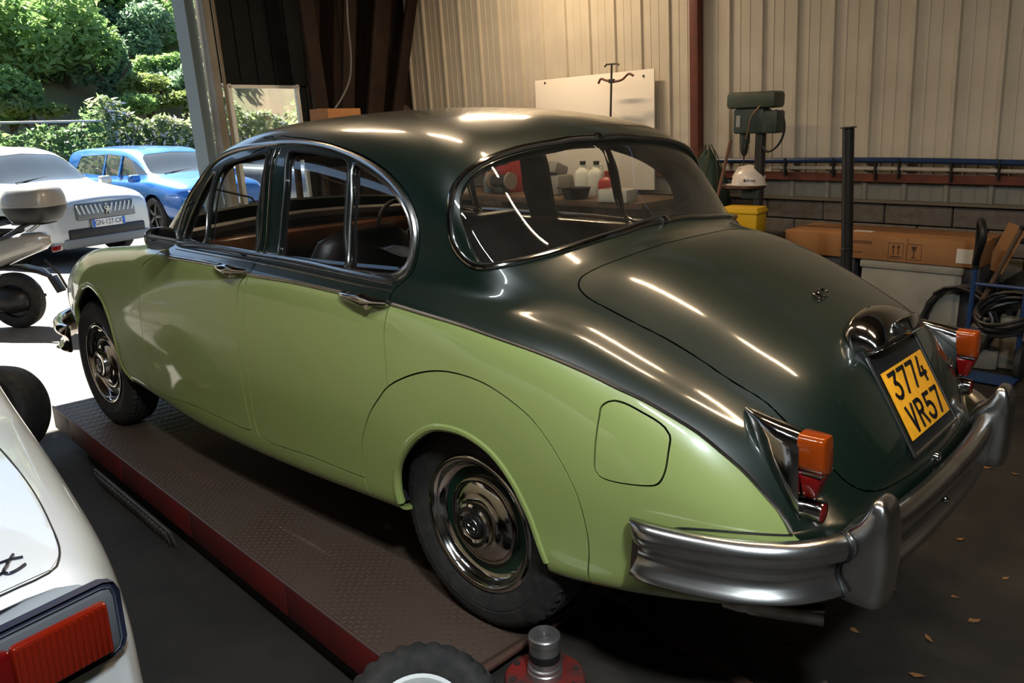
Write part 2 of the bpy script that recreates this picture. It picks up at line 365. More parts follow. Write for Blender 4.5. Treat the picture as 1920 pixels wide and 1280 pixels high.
# ------------------------------------------------------------------ saloon car: panels cut from the body surface
def h3(L, y=.82):
    return [hit(*p) or at_y(*p, y) for p in L]
def smooth_poly(P, n=5, close=True): return catmull(P, n, close)
XZ = lambda P: np.array([(p.x, p.z) for p in P]); YZ = lambda P: np.array([(p.y, p.z) for p in P]); YV = lambda P: np.array([(p.y, p.x+p.z) for p in P])
def sdist(poly, pts):
    """signed distance to a closed polygon, negative inside"""
    a = poly; b = np.roll(poly, -1, 0); d = np.full(len(pts), 1e9); ins = np.zeros(len(pts), bool)
    for (ax, ay), (bx, by) in zip(a, b):
        ex, ey = bx-ax, by-ay; wx, wy = pts[:, 0]-ax, pts[:, 1]-ay
        t = np.clip((wx*ex+wy*ey)/max(ex*ex+ey*ey, 1e-12), 0, 1)
        d = np.minimum(d, (wx-ex*t)**2+(wy-ey*t)**2)
        c = ((ay > pts[:, 1]) != (by > pts[:, 1]))
        if ey != 0: ins ^= c & (pts[:, 0] < ax+(pts[:, 1]-ay)/ey*ex)
    return np.where(ins, -1, 1)*np.sqrt(d)
T_BELT = [(319,482),(408,498),(473,515),(550,528),(640,548),(733,569),(783,584),(862,608),(939,635),(1012,661),(1104,700),(1156,726),(1208,750),(1260,780),(1312,813),(1352,846),(1391,879),(1440,933),(1463,960),(1483,998)]
belt3 = catmull(h3(T_BELT), 6)
_b = sorted([(p.x, p.z) for p in belt3]); _bx = np.array([q[0] for q in _b]); _bz = np.array([q[1] for q in _b])
_bx = np.concatenate([[-1.02], _bx, [1.95, 2.3, 3.6]]); _bz = np.concatenate([[.40], _bz, [.992, 1.02, 1.02]])
DLO = h3([(384,329),(407,300),(440,283),(485,274),(544,268),(602,273),(649,287),(696,310),(731,338),(759,373),(776,413),(780,451),(773,493),(759,516),(741,526),(708,521),(649,509),(591,495),(532,484),(497,479),(427,467),(380,460),(330,451),(343,405),(358,368)])
P_FW = h3([(422,311),(450,299),(476,292),(501,289),(492,345),(483,410),(474,476),(430,467),(386,459),(393,410),(403,345)])
P_FQ = h3([(404,322),(398,346),(389,395),(381,456),(362,451),(344,447),(354,415),(370,378),(386,345)])
P_RW = h3([(542,286),(566,285),(591,287),(622,293),(653,303),(650,370),(647,440),(643,508),(600,497),(560,488),(521,481),(527,420),(534,345)])
P_RQ = h3([(663,308),(686,318),(708,331),(728,348),(746,369),(758,388),(767,409),(773,446),(767,486),(760,501),(750,510),(738,515),(727,515),(690,512),(653,504),(655,440),(659,370)])
RWIN_T = [(846,385),(846,369),(857,343),(883,317),(927,294),(985,276.5),(1044,266)]
RWIN_B = [(1160,439),(1073,465),(985,489),(927,500),(892,499),(866,480),(850,451),(845,407)]
rw3 = [Vector((.128, 0, 1.413)), Vector((.13, .14, 1.4135))]+[h for h in (hit(*p) for p in RWIN_T[::-1]) if h]+[h for h in (hit(*p) for p in RWIN_B[::-1]) if h]+[Vector((-.137, .12, 1.146)), Vector((-.139, 0, 1.149))]
rw_half = catmull(rw3, 5)
FRONT_DOOR = h3([(266,501),(262,543),(263,595),(270.6,646),(280,688),(287,722),(292,731),(369,762.6),(420.6,787),(466,806),(470.6,803),(462.6,762.6),(451,698),(445,633.5),(443,575.5),(448,533.5),(462.6,514),(474,500),(484,485),(500,380),(516,262),(485,259),(438,268),(400,288),(374,322),(352,362),(336,402),(320,446),(300,472),(272,492)])
REAR_DOOR = h3([(466,517),(460,537),(457,601),(462.6,672),(472,750),(480,798),(488,818),(582,855),(682,895),(712,902),(705,860),(712,815),(730,770),(735,735),(727,725),(723,687),(720,646),(720,617),(726,585),(732,569),(733,552),(752,531),(772,512),(783,480),(787,445),(782,405),(764,364),(734,328),(698,301),(650,279),(602,265),(544,257),(519,259),(503,380),(487,485),(476,502)])
SPAT = h3([(695.5,927.5),(683.7,895),(678.6,861.5),(680,821),(693.8,773.5),(710,747),(727,725),(762.5,706),(804,696),(846,698),(908,719),(971,762.5),(1000,790),(1039,845),(1065,892),(1082,930),(1098.5,988.7),(1104,1032),(1102.5,1080)])
ARCH_R = h3([(748,944),(741,915),(741,878),(754.7,844.6),(778.4,817.5),(805.5,802),(840,803),(876,816),(920,849),(957.5,899),(989,961),(1010.6,1020.6),(1024,1055)])
ARCH_F = [Vector((3.02, .79, .40)), Vector((2.99, .79, .50)), Vector((2.935, .79, .60))]+h3([(145,552),(152,538),(163,533),(176,541),(190,561),(204,597),(218,648),(229,687),(240.6,715.6)])
FLAP = h3([(1123.7,779.7),(1128,761.5),(1146,751),(1167,754),(1203,772),(1242,796.6),(1256.5,816),(1254,842),(1246,886.5),(1234,907),(1219,911),(1130,897),(1116,884),(1114.6,860)])
BOOT = [Vector((-.262, -.25, 1.105)), Vector((-.266, 0, 1.112))]+h3([(1242,458),(1164,485),(1112,506),(1090,520),(1085,537),(1099,555),(1125,571),(1190,605),(1242,631),(1307,670),(1372,714),(1435,753),(1477,793)])
BOOT += [Vector((-.875, .485, .70)), Vector((-.93, .45, .63)), Vector((-.965, .38, .585)), Vector((-.985, .25, .568)), Vector((-.995, 0, .562)), Vector((-.985, -.25, .568))]
def clip_low(P, z=.05):
    Q = smooth_poly(P, 5, False); return Q+[Vector((Q[-1].x-.01, Q[-1].y, z)), Vector((Q[0].x+.01, Q[0].y, z))]
REG = {
 'belt': lambda c: np.interp(c[:, 0], _bx, _bz)-c[:, 2],
 'front_door': lambda c, p=XZ(smooth_poly(FRONT_DOOR, 3)): np.where(c[:, 1] > .45, sdist(p, c[:, [0, 2]]), 1),
 'rear_door': lambda c, p=XZ(smooth_poly(REAR_DOOR, 3)): np.where(c[:, 1] > .45, sdist(p, c[:, [0, 2]]), 1),
 'spat': lambda c, p=XZ(clip_low(SPAT)): np.where(c[:, 1] > .45, sdist(p, c[:, [0, 2]]), 1),
 'arch_r': lambda c, p=XZ(clip_low(ARCH_R)): np.where(c[:, 1] > .45, sdist(p, c[:, [0, 2]]), 1),
 'arch_f': lambda c, p=XZ(clip_low(ARCH_F)): np.where(c[:, 1] > .45, sdist(p, c[:, [0, 2]]), 1),
 'flap': lambda c, p=XZ(smooth_poly(FLAP)): np.where(c[:, 1] > .45, sdist(p, c[:, [0, 2]]), 1),
 'fw': lambda c, p=XZ(smooth_poly(P_FW, 3)): np.where(c[:, 1] > .5, sdist(p, c[:, [0, 2]]), 1),
 'fq': lambda c, p=XZ(smooth_poly(P_FQ, 3)): np.where(c[:, 1] > .5, sdist(p, c[:, [0, 2]]), 1),
 'rw': lambda c, p=XZ(smooth_poly(P_RW, 3)): np.where(c[:, 1] > .5, sdist(p, c[:, [0, 2]]), 1),
 'rq': lambda c, p=XZ(smooth_poly(P_RQ, 3)): np.where(c[:, 1] > .5, sdist(p, c[:, [0, 2]]), 1),
 'rear_window': lambda c, p=YZ(rw_half+[Vector((q.x, -q.y, q.z)) for q in rw_half[::-1]]): np.where((c[:, 0] < .3) & (c[:, 0] > -.25), sdist(p, c[:, [1, 2]])+.012, 1),
 'boot': lambda c, p=YV(smooth_poly(BOOT, 5, False)): np.where(c[:, 0] < -.1, sdist(p, np.stack([c[:, 1], c[:, 0]+c[:, 2]], 1)), 1),
 'windscreen': lambda c, p=np.array([(0, 1.43), (.3, 1.42), (.5, 1.385), (.585, 1.34), (.615, 1.26), (.64, 1.16), (.645, 1.12), (.6, 1.11), (.4, 1.125), (0, 1.14), (-.4, 1.125), (-.4, 1.42)]): np.where(c[:, 0] > 1.35, sdist(p, c[:, [1, 2]]), 1),
}
LOCK = set()
def cut(bm, fn):
    """split every face along fn = 0; vertices close to the line are moved onto it so that no slivers appear"""
    bm.verts.ensure_lookup_table(); bm.verts.index_update(); bm.edges.ensure_lookup_table()
    co = np.array([v.co[:] for v in bm.verts]); f = fn(co); far = np.abs(f) > .9; f = np.where(np.abs(f) < 1e-5, 1e-5, f)
    E = np.array([(e.verts[0].index, e.verts[1].index) for e in bm.edges])
    X = np.nonzero((f[E[:, 0]]*f[E[:, 1]] < 0) & ~far[E[:, 0]] & ~far[E[:, 1]])[0]
    on = set(); best = {}
    for i in X:
        e = bm.edges[i]
        for a, b in ((e.verts[0], e.verts[1]), (e.verts[1], e.verts[0])):
            t = f[a.index]/(f[a.index]-f[b.index])
            if t < .3 and a not in LOCK and (a.index not in best or t*e.calc_length() < best[a.index][0]): best[a.index] = (t*e.calc_length(), a.co.lerp(b.co, t))
    for k, (_, c) in best.items():
        v = bm.verts[k]
        if abs(v.co.y) < 1e-5: c = Vector((c.x, 0, c.z))
        v.co = c; f[k] = 0.0; on.add(v)
    L = [bm.edges[i] for i in X if f[E[i, 0]]*f[E[i, 1]] < 0]
    sg = {v: f[v.index] for v in bm.verts}
    faces = set(fc for e in L for fc in e.link_faces) | set(fc for v in on for fc in v.link_faces)
    fl = list(faces)
    for e in L:
        a, b = e.verts; fa, fb = sg[a], sg[b]
        ne, nv = bmesh.utils.edge_split(e, a, fa/(fa-fb)); sg[nv] = 0.0; on.add(nv)
    todo = fl
    while todo:
        fc = todo.pop()
        vs = list(fc.verts); S = [sg[v] for v in vs]; n = len(vs)
        if not (any(q > 0 for q in S) and any(q < 0 for q in S)): continue
        z = [i for i in range(n) if S[i] == 0]; done = False
        for a in range(len(z)):
            for b in range(a+1, len(z)):
                i, j = z[a], z[b]; in1 = [S[k] for k in range(i+1, j)]; in2 = [S[k % n] for k in range(j+1, i+n)]
                if not in1 or not in2: continue
                if all(q >= 0 for q in in1) and any(q > 0 for q in in1) or all(q <= 0 for q in in1) and any(q < 0 for q in in1) or all(q >= 0 for q in in2) and any(q > 0 for q in in2) or all(q <= 0 for q in in2) and any(q < 0 for q in in2):
                    try: nf, _ = bmesh.utils.face_split(fc, vs[i], vs[j])
                    except ValueError: continue
                    todo += [fc, nf]; done = True; break
            if done: break
    LOCK.update(on)
bm = BODY_BM
for _n in REG: cut(bm, REG[_n])
bm.faces.ensure_lookup_table(); bm.faces.index_update(); bm.normal_update()
cen = np.array([f.calc_center_median()[:] for f in bm.faces])
R_ = {n: REG[n](cen) for n in REG}
lab = np.full(len(cen), 'body', dtype=object)
lab[R_['front_door'] < 0] = 'front_door'; lab[R_['rear_door'] < 0] = 'rear_door'
lab[R_['spat'] < 0] = 'wheel_spat'; lab[(R_['flap'] < 0)] = 'fuel_flap'; lab[R_['boot'] < 0] = 'boot_lid'
lab[R_['arch_r'] < 0] = 'x'; lab[R_['arch_f'] < 0] = 'x'
for k, nm in (('fw', 'front_side_glass'), ('fq', 'front_quarter_glass'), ('rw', 'rear_side_glass'), ('rq', 'rear_quarter_glass')): lab[R_[k] < 0] = nm
lab[R_['rear_window'] < 0] = 'rear_window'; lab[R_['windscreen'] < 0] = 'windscreen'
dark = R_['belt'] < 0
CAR = empty('saloon_car', (0, 0, 0), 0, 'old two-tone green saloon car parked on the lift', 'car')
vn = {v.index: v.normal.copy() for v in bm.verts}
def extract(name, both=False, shrink=.0024, push=0.0):
    ids = np.nonzero(lab == name)[0]; out = bmesh.new(); mp = {}; V = []
    bm.faces.ensure_lookup_table()
    for i in ids:
        f = bm.faces[i]; vs = []
        for v in f.verts:
            if v not in mp: mp[v] = out.verts.new(v.co - v.normal*push)
            vs.append(mp[v])
        try: out.faces.new(vs).material_index = 1 if dark[i] else 0
        except ValueError: pass
    bmesh.ops.dissolve_degenerate(out, dist=4e-4, edges=out.edges[:])
    if shrink:
        mv = {}
        for e in out.edges:
            if e.is_boundary and not (abs(e.verts[0].co.y) < 1e-4 and abs(e.verts[1].co.y) < 1e-4):
                f = e.link_faces[0]; t = (e.verts[1].co-e.verts[0].co)
                if t.length < 1e-7: continue
                t.normalize(); d = f.calc_center_median()-e.verts[0].co; d = d-t*d.dot(t)
                if d.length < 1e-7: continue
                for v in e.verts: mv.setdefault(v, []).append(d.normalized())
        for v, ds in mv.items():
            s = Vector((0, 0, 0))
            for d in ds: s += d
            if s.length < 1e-6: continue
            s.normalize()
            if abs(v.co.y) < 1e-4: s.y = 0
            lim = [d for d in ((e.other_vert(v).co-v.co).dot(s)/(1 if (e.other_vert(v).co-v.co).length > 0 and (e.other_vert(v).co-v.co).normalized().dot(s) > .6 else 1e-9) for e in v.link_edges if not e.is_boundary) if 0 < d < 1]
            v.co += s*math.copysign(min(abs(shrink), (.7*min(lim)) if lim and shrink > 0 else 1), shrink)
    if both:
        m2 = {}
        for v in list(out.verts):
            m2[v] = v if abs(v.co.y) < 1e-4 else out.verts.new((v.co.x, -v.co.y, v.co.z))
        for f in list(out.faces):
            try: out.faces.new([m2[v] for v in f.verts][::-1]).material_index = f.material_index
            except ValueError: pass
    return out
def mirror_mesh(me):
    b = bmesh.new(); b.from_mesh(me)
    for v in b.verts: v.co.y = -v.co.y
    bmesh.ops.reverse_faces(b, faces=b.faces); m2 = me.copy(); b.to_mesh(m2); b.free(); return m2
def panel(name, both, mats, th=.012, label=None, ang=60):
    o = add(name, from_bm(extract(name, both), name, ang), mats, CAR)
    md = o.modifiers.new('thickness', 'SOLIDIFY'); md.thickness = th; md.offset = -1; md.use_even_offset = False
    es = o.modifiers.new('edges', 'EDGE_SPLIT'); es.split_angle = math.radians(60)
    L = [o]
    if not both:
        o2 = add(name, mirror_mesh(o.data), None, CAR); L.append(o2)
        md = o2.modifiers.new('thickness', 'SOLIDIFY'); md.thickness = th; md.offset = -1; md.use_even_offset = False
        es = o2.modifiers.new('edges', 'EDGE_SPLIT'); es.split_angle = math.radians(60)
    return L
PAINTS = [PAINT_L, PAINT_D]
panel('body', True, PAINTS); panel('front_door', False, PAINTS); panel('rear_door', False, PAINTS)
panel('wheel_spat', False, PAINTS); panel('boot_lid', True, PAINTS)
_f = panel('fuel_flap', False, PAINTS); bpy.data.objects.remove(_f[1])     # filler on the near side only
for nm in ('front_side_glass', 'front_quarter_glass', 'rear_side_glass', 'rear_quarter_glass'):
    me = from_bm(extract(nm, False, -.006, .014), nm, None); add(nm, me, GLASS, CAR); add(nm, mirror_mesh(me), None, CAR)
add('rear_window', from_bm(extract('rear_window', True, -.004, .010), 'rear_window', None), GLASS_R, CAR)
add('windscreen', from_bm(extract('windscreen', True, -.006, .012), 'windscreen', None), GLASS, CAR)

_keep = lab.copy(); lab[(lab == 'front_door') | (lab == 'rear_door') | (lab == 'wheel_spat') | (lab == 'fuel_flap') | (lab == 'boot_lid') | (lab == 'body')] = 'lining'
add('inner_lining', from_bm(extract('lining', True, .004, .03), 'inner_lining', None), DARK, CAR); lab = _keep

# ------------------------------------------------------------------ saloon car: bright trim
def near_pts(P, off):
    out = []
    for p in P:
        h = BVH.find_nearest(p); out.append(h[0]+(h[1] if h[1].dot(Vector((0, p.y, .3))) > 0 else -h[1])*off)
    return out
def on_side(P, off): return [side_pt(p.x, p.z, off) for p in P]
def both_sides(o):
    o2 = add(o.name.split('.')[0], mirror_mesh(o.data), None, o.parent)
    return o2
bs = resample([p for p in belt3], 90)
bp = []
for p in bs:
    h = BVH.find_nearest(p); bp.append(h[0]+(h[1] if h[1].y > 0 else -h[1])*.003)
both_sides(B().tube(bp, .005, 8, flat=(.0042, .0068)).build('belt_moulding', CHROME_OLD, CAR))
def trim_loop(name, P, r, off, m, n=70, close=True, par=None):
    Q = resample(smooth_poly(P, 4, close), n, close)
    return both_sides(B().tube(near_pts(Q, off), r, 8, close=close).build(name, m, par or CAR))
trim_loop('window_surround', DLO, .0095, .003, CHROME_OLD, 110)
for P, r in ((P_FW, .0055), (P_FQ, .0045), (P_RW, .0055), (P_RQ, .0065)): trim_loop('glass_frame', P, r, .0, BLACK if P in (P_FW, P_RW) else CHROME_OLD, 60)
for a, b in (((513, 280), (484, 478)), ((524, 276), (497, 480))):                                   # the two bright strips on the door pillar
    both_sides(B().tube(on_side([h3([a])[0].lerp(h3([b])[0], t) for t in np.linspace(0, 1, 9)], .006), .0045, 8).build('pillar_strip', CHROME, CAR))
for k, (a, b, c) in enumerate((((345, 458), (520, 489), (735, 533)), ((340, 463), (520, 495), (735, 539)), ((330, 466), (520, 501), (733, 546)))):   # ribs under the glass
    both_sides(B().tube(on_side(catmull(h3([a, b, c]), 12), .001), .0028, 6).build('waist_rib', CHROME_OLD if k != 1 else BLACK, CAR))
# arch lips
for P in (ARCH_R, ARCH_F):
    Q = resample(smooth_poly(P, 5, False), 50); both_sides(B().tube(on_side(Q, -.010), .015, 10).build('arch_lip', PAINT_L, CAR))
# rear window trim
rwl = rw_half+[Vector((q.x, -q.y, q.z)) for q in rw_half[::-1][1:-1]]
rwt = []
for p in resample(rwl, 150, True):
    h = BVH.find_nearest(Vector((p.x, abs(p.y), p.z))); n = h[1] if h[1].x < 0 else -h[1]
    q = h[0]+n*.004; rwt.append(Vector((q.x, q.y if p.y >= 0 else -q.y, q.z)))
B().tube(rwt, .0085, 10, close=True).build('rear_window_trim', CHROME, CAR)
rwi = []
for p in rwt:
    c = Vector((-.0, 0, 1.28)); d = (c-p).normalized(); rwi.append(p+d*.013-Vector((-.7, 0, .7))*.003)
B().tube(rwi, .009, 8, close=True).build('rear_window_seal', BLACK, CAR)
for p, s in (((.124, 0, 1.417), 1), ((-.142, 0, 1.153), 1)):
    B().box(p, (.022, .036, .022), Matrix.Rotation(math.radians(45), 3, 'Y'), .004).build('trim_joint_cover', CHROME, CAR)

# ------------------------------------------------------------------ door handles, mirror
def door_handle(px0, px1, back):
    a, b = hit(*px0), hit(*px1)              # rear mount, front tip
    t = (b-a); L = t.length; M = frame_at(a, t, Vector((0, 1, 0)))
    # sections along the lever: s, outward offset, half height, half thickness
    S = [(-.01, .006, .004, .004), (.0, .014, .010, .008), (.18, .028, .013, .011), (.38, .034, .020, .012), (.52, .034, .017, .011), (.75, .030, .008, .008), (.93, .022, .005, .006), (1.0, .012, .003, .004)]
    bb = B()
    R = []
    for s, o, h, d in S:
        R.append([M @ Vector((s*L, o+d*math.cos(q), -.0+h*math.sin(q)*(1 if math.sin(q) > 0 else 1.1))) for q in [2*math.pi*k/12 for k in range(12)]])
    bb.rings(R)
    hd = bb.build('door_handle', CHROME, CAR)
    B().cyl(M @ Vector((.30*L, .0, -.016)), M @ Vector((.30*L, .040, -.016)), .012, .010, 14).build('push_button', CHROME, hd)
    B().cyl(M @ Vector((.92*L, -.004, 0)), M @ Vector((.92*L, .016, 0)), .008, .006, 10).build('handle_mount', CHROME, hd)
    h2 = add('door_handle', mirror_mesh(hd.data), None, CAR)
    for ch in hd.children: add(ch.name.split('.')[0], mirror_mesh(ch.data), None, h2)
door_handle((467, 508), (408, 496), 0); door_handle((733, 566), (642, 546), 0)
mp = hit(312, 472)
MB_ = B(); mc = at_y(297, 446, .90)
R = []
for s, w, h in ((-.030, .004, .003), (-.028, .026, .018), (-.012, .046, .031), (.006, .058, .040), (.020, .062, .044), (.026, .060, .042)):
    ring = []
    for k in range(20):
        q = 2*math.pi*k/20; c, sn = math.cos(q), math.sin(q)
        ring.append(mc+Vector((-s*-1.0, 0, 0)) * -1 + Vector((0, 1, 0))*(w*math.copysign(abs(c)**.75, c)) + Vector((0, 0, 1))*(h*math.copysign(abs(sn)**.75, sn)))
    R.append(ring)
mir = MB_.rings(R).build('wing_mirror', CHROME, CAR)
B().tube([mp+Vector((0, -.01, -.005)), mp+Vector((0, .02, .01)), mc+Vector((.0, -.03, -.045)), mc+Vector((.0, -.01, -.03))], [.013, .010, .007, .008], 10).build('mirror_stem', CHROME, mir)
gl = B(); gl.geom([mc+Vector((-.0265, .052*math.copysign(abs(math.cos(q))**.75, math.cos(q)), .035*math.copysign(abs(math.sin(q))**.75, math.sin(q)))) for q in [2*math.pi*k/20 for k in range(20)]], [tuple(range(20))])
gl.build('mirror_glass', mat('mirror', (.8, .8, .8), .02, 1), mir)

# ------------------------------------------------------------------ saloon car: wheels
def half_profile(P): return P+[(r, -h) for r, h in P[::-1]]
def make_wheel(side, loc, rot=0.0):
    """side +1: outer face towards +y"""
    w = empty('wheel', loc); w.parent = CAR
    M = Matrix.Rotation(-math.pi/2*side, 4, 'X') @ Matrix.Rotation(rot, 4, 'Z')     # local z -> +y*side
    tp = half_profile([(.200, .058), (.212, .070), (.235, .079), (.262, .085), (.266, .083), (.270, .085), (.295, .083), (.312, .076), (.322, .067), (.327, .060), (.3285, .046), (.322, .043), (.322, .038), (.330, .035), (.3305, .018), (.324, .015), (.324, .010), (.3315, .007)])
    n = 120; V = []; F = []; m = len(tp)
    for i, (r, h) in enumerate(tp):
        for k in range(n):
            rr = r-(.006 if (k % 2 and .30 < r and abs(h) > .044 and r < .3295) else 0)
            q = 2*math.pi*(k+(.5 if (abs(h) < .03) else 0))/n; V.append((rr*math.cos(q), rr*math.sin(q), h))
    for i in range(m-1):
        for k in range(n): F.append((i*n+k, i*n+(k+1) % n, (i+1)*n+(k+1) % n, (i+1)*n+k))
    B().geom(V, F, M).build('tyre', RUBBER, w, 30)
    B().lathe([(.2135, .066), (.2140, .072), (.208, .0775), (.200, .077), (.194, .072), (.190, .060), (.182, .045), (.168, .038)], 64, M).build('beauty_ring', CHROME, w, 50)
    B().lathe([(.205, -.07), (.20, .0), (.185, .035), (.168, .037), (.150, .034), (.13, .036), (.0, .036)], 48, M).build('wheel_disc', GREENW, w, 40)
    hc = B().lathe([(.1385, .034), (.1385, .042), (.134, .050), (.126, .053), (.122, .052), (.112, .058), (.094, .064), (.080, .066), (.0755, .070), (.073, .082), (.070, .092), (.063, .0965), (.050, .0955), (.044, .090), (.040, .0885), (0, .0885)], 64, M).build('hub_cap', CHROME, w, 35)
    B().lathe([(.034, .089), (.034, .094), (.030, .0955), (0, .0965)], 32, M).build('emblem_disc', BLACK, hc)
    # raised motif on the black disc: a ring and an S-shaped figure
    b = B(); ring = [M @ Vector((.026*math.cos(q), .026*math.sin(q), .0962)) for q in np.linspace(0, 2*math.pi, 29)[:-1]]; b.tube(ring, .0013, 6, close=True)
    S = [(.010, .012), (.0, .017), (-.010, .011), (-.006, .003), (.006, -.003), (.010, -.011), (0, -.017), (-.010, -.012)]
    b.tube(catmull([M @ Vector((x, y, .0972)) for x, y in S], 4), .0022, 6)
    b.build('emblem_motif', CHROME_OLD, hc)
    return w
make_wheel(1, (0, .678, .3315), .4); make_wheel(-1, (0, -.678, .3315), 1.1)
make_wheel(1, (2.727, .6955, .3315), 2.0); make_wheel(-1, (2.727, -.6955, .3315), .7)
# wheel housings and underside
for x in (0, 2.727):
    for s in (1, -1):
        b = B(); prof = [(x+.43*math.cos(q), .33+.40*math.sin(q)) for q in np.linspace(-.25, math.pi+.25, 18)]
        yo = .70 if x == 0 else .72; b.rings([[(px, s*.42, pz) for px, pz in prof], [(px, s*yo, pz) for px, pz in prof]], loop=False)
        b.geom([(px, s*.42, pz) for px, pz in prof], [tuple(range(18))]); b.build('wheel_housing', DARK, CAR, fix=False)
B().box((.93, 0, .285), (1.94, 1.18, .03)).box((2.9, 0, .31), (.9, .8, .03)).box((-.42, 0, .40), (.60, .7, .03)).build('underbody', DARK, CAR)
B().tube([(1.8, .0, .2), (1.0, .05, .2), (.3, .25, .23), (.0, .32, .40)], .025, 8).cyl((0, -.66, .33), (0, .66, .33), .045, n=12).build('running_gear', DARK, CAR)
# exhaust tail pipe
ep = at_y(1545, 1152, .42); e0 = at_y(1385, 1128, .50)
ex = B(); dirv = (ep-e0).normalized()
Mx = frame_at(e0, dirv.orthogonal(), dirv.cross(dirv.orthogonal()))
Lx = (ep-e0).length
ex.lathe([(.020, -.04), (.026, .0), (.026, .02), (.029, .03), (.029, Lx), (.026, Lx), (.026, Lx-.15), (0, Lx-.15)], 24, frame_at(e0, dirv.orthogonal(), dirv.cross(dirv.orthogonal())))
ex.build('exhaust_pipe', mat('exhaust steel', (.42, .39, .35), .28, 1, noise=(20, (.2, .16, .12), .7)), CAR)

# ------------------------------------------------------------------ rear bumper
PATH = catmull([(-.600, .808), (-.66, .800), (-.75, .776), (-.84, .738), (-.92, .680), (-.975, .600), (-1.012, .50), (-1.035, .36), (-1.047, .18), (-1.050, 0)], 6)
PATH = PATH+[Vector((p.x, -p.y)) for p in PATH[::-1][1:]]
PROF = [(-.030, .545), (-.022, .559), (-.008, .568), (.008, .566), (.019, .556), (.025, .541), (.025, .530), (.022, .518), (.016, .510), (.006, .503), (-.004, .494), (-.011, .478), (-.010, .462), (-.002, .449), (.007, .436), (.013, .429), (.015, .423), (.010, .417), (-.004, .415), (-.020, .419)]
def bumper(path, prof, endscale=True):
    R = []; zm = sum(z for _, z in prof)/len(prof)
    for i, p in enumerate(path):
        a = path[max(0, i-1)]; c = path[min(len(path)-1, i+1)]; t = Vector((c.x-a.x, c.y-a.y)).normalized(); n = Vector((-t.y, t.x))
        if n.dot(Vector((p.x-(path[0].x+.2*0), p.y))) < 0 and abs(p.y) > .01: n = -n
        if abs(p.y) <= .01: n = Vector((math.copysign(1, p.x), 0))
        d = min(i, len(path)-1-i); k = [.62, .84, .95, 1][min(d, 3)] if endscale else 1; sw_ = [1, .6, .25, 0][min(d, 3)]*(1 if i < len(path)/2 else -1)
        R.append([Vector((p.x+n.x*(o*k-.02*(1-k))-t.x*sw_*.022*((z-zm)/.08)**2, p.y+n.y*(o*k-.02*(1-k))-t.y*sw_*.022*((z-zm)/.08)**2, zm+(z-zm)*(.90+.10*k))) for o, z in prof])
    return R
BR = bumper(PATH, PROF)
B().rings(BR).build('rear_bumper', CHROME_OLD, CAR, 50)
def overrider(y, x0, sgn, zoff=0.0, name='overrider'):
    """flat-backed horn: rear face almost upright, deeper where it straddles the bar"""
    b = B(); R = []
    for z, xr, xf, hw in ((.388, -.030, .020, .024), (.391, -.046, .036, .042), (.400, -.058, .046, .053), (.43, -.064, .052, .058), (.50, -.067, .054, .059), (.545, -.066, .052, .059), (.572, -.064, .034, .057), (.595, -.060, .008, .053), (.62, -.056, -.006, .048), (.638, -.050, -.012, .043), (.648, -.040, -.018, .034), (.651, -.034, -.024, .018)):
        cx, hd = (xr+xf)/2, (xf-xr)/2
        R.append([Vector((x0+cx+hd*math.copysign(abs(math.cos(q))**.55, math.cos(q)), y+hw*math.copysign(abs(math.sin(q))**.55, math.sin(q)), z+zoff)) for q in [2*math.pi*k/28 for k in range(28)]])
    return b.rings(R).build(name, CHROME_OLD, CAR, 60)
for s in (1, -1):
    ov = overrider(s*.505, -1.018, -1)
    # rubber seal where the overrider straddles the bar
    for e in (-1, 1):
        yy = s*.505+e*.060; i = min(range(len(PATH)), key=lambda k: abs(PATH[k].y-yy)); c = BR[i]
        B().tube([p+Vector((-.002, 0, 0)) for p in c], .004, 6).build('rubber_seal', BLACK, ov)
for p in (at_x(1772, 935, -1.046),):
    B().lathe([(.011, 0), (.010, .006), (.006, .010), (0, .011)], 12, frame_at(p, (0, 0, 1), (0, 1, 0))).build('bumper_bolt', CHROME, CAR)
# recess lip in the body above the bumper
lip = [hit(*p) for p in [(1252,1005),(1258,994),(1268,990),(1330,993),(1400,999),(1486,1003)]]
lip = [p for p in lip if p is not None]
both_sides(B().tube(near_pts(catmull(lip, 5), .0005), .0026, 6).build('bumper_recess_seam', BLACK, CAR))
# front bumper
PF = catmull([(3.02, .835), (3.12, .825), (3.25, .79), (3.38, .72), (3.50, .60), (3.58, .45), (3.62, .25), (3.63, 0)], 5); PF = PF+[Vector((p.x, -p.y)) for p in PF[::-1][1:]]
B().rings(bumper(PF, [(o, z-.06) for o, z in PROF])).build('front_bumper', CHROME, CAR, 50)

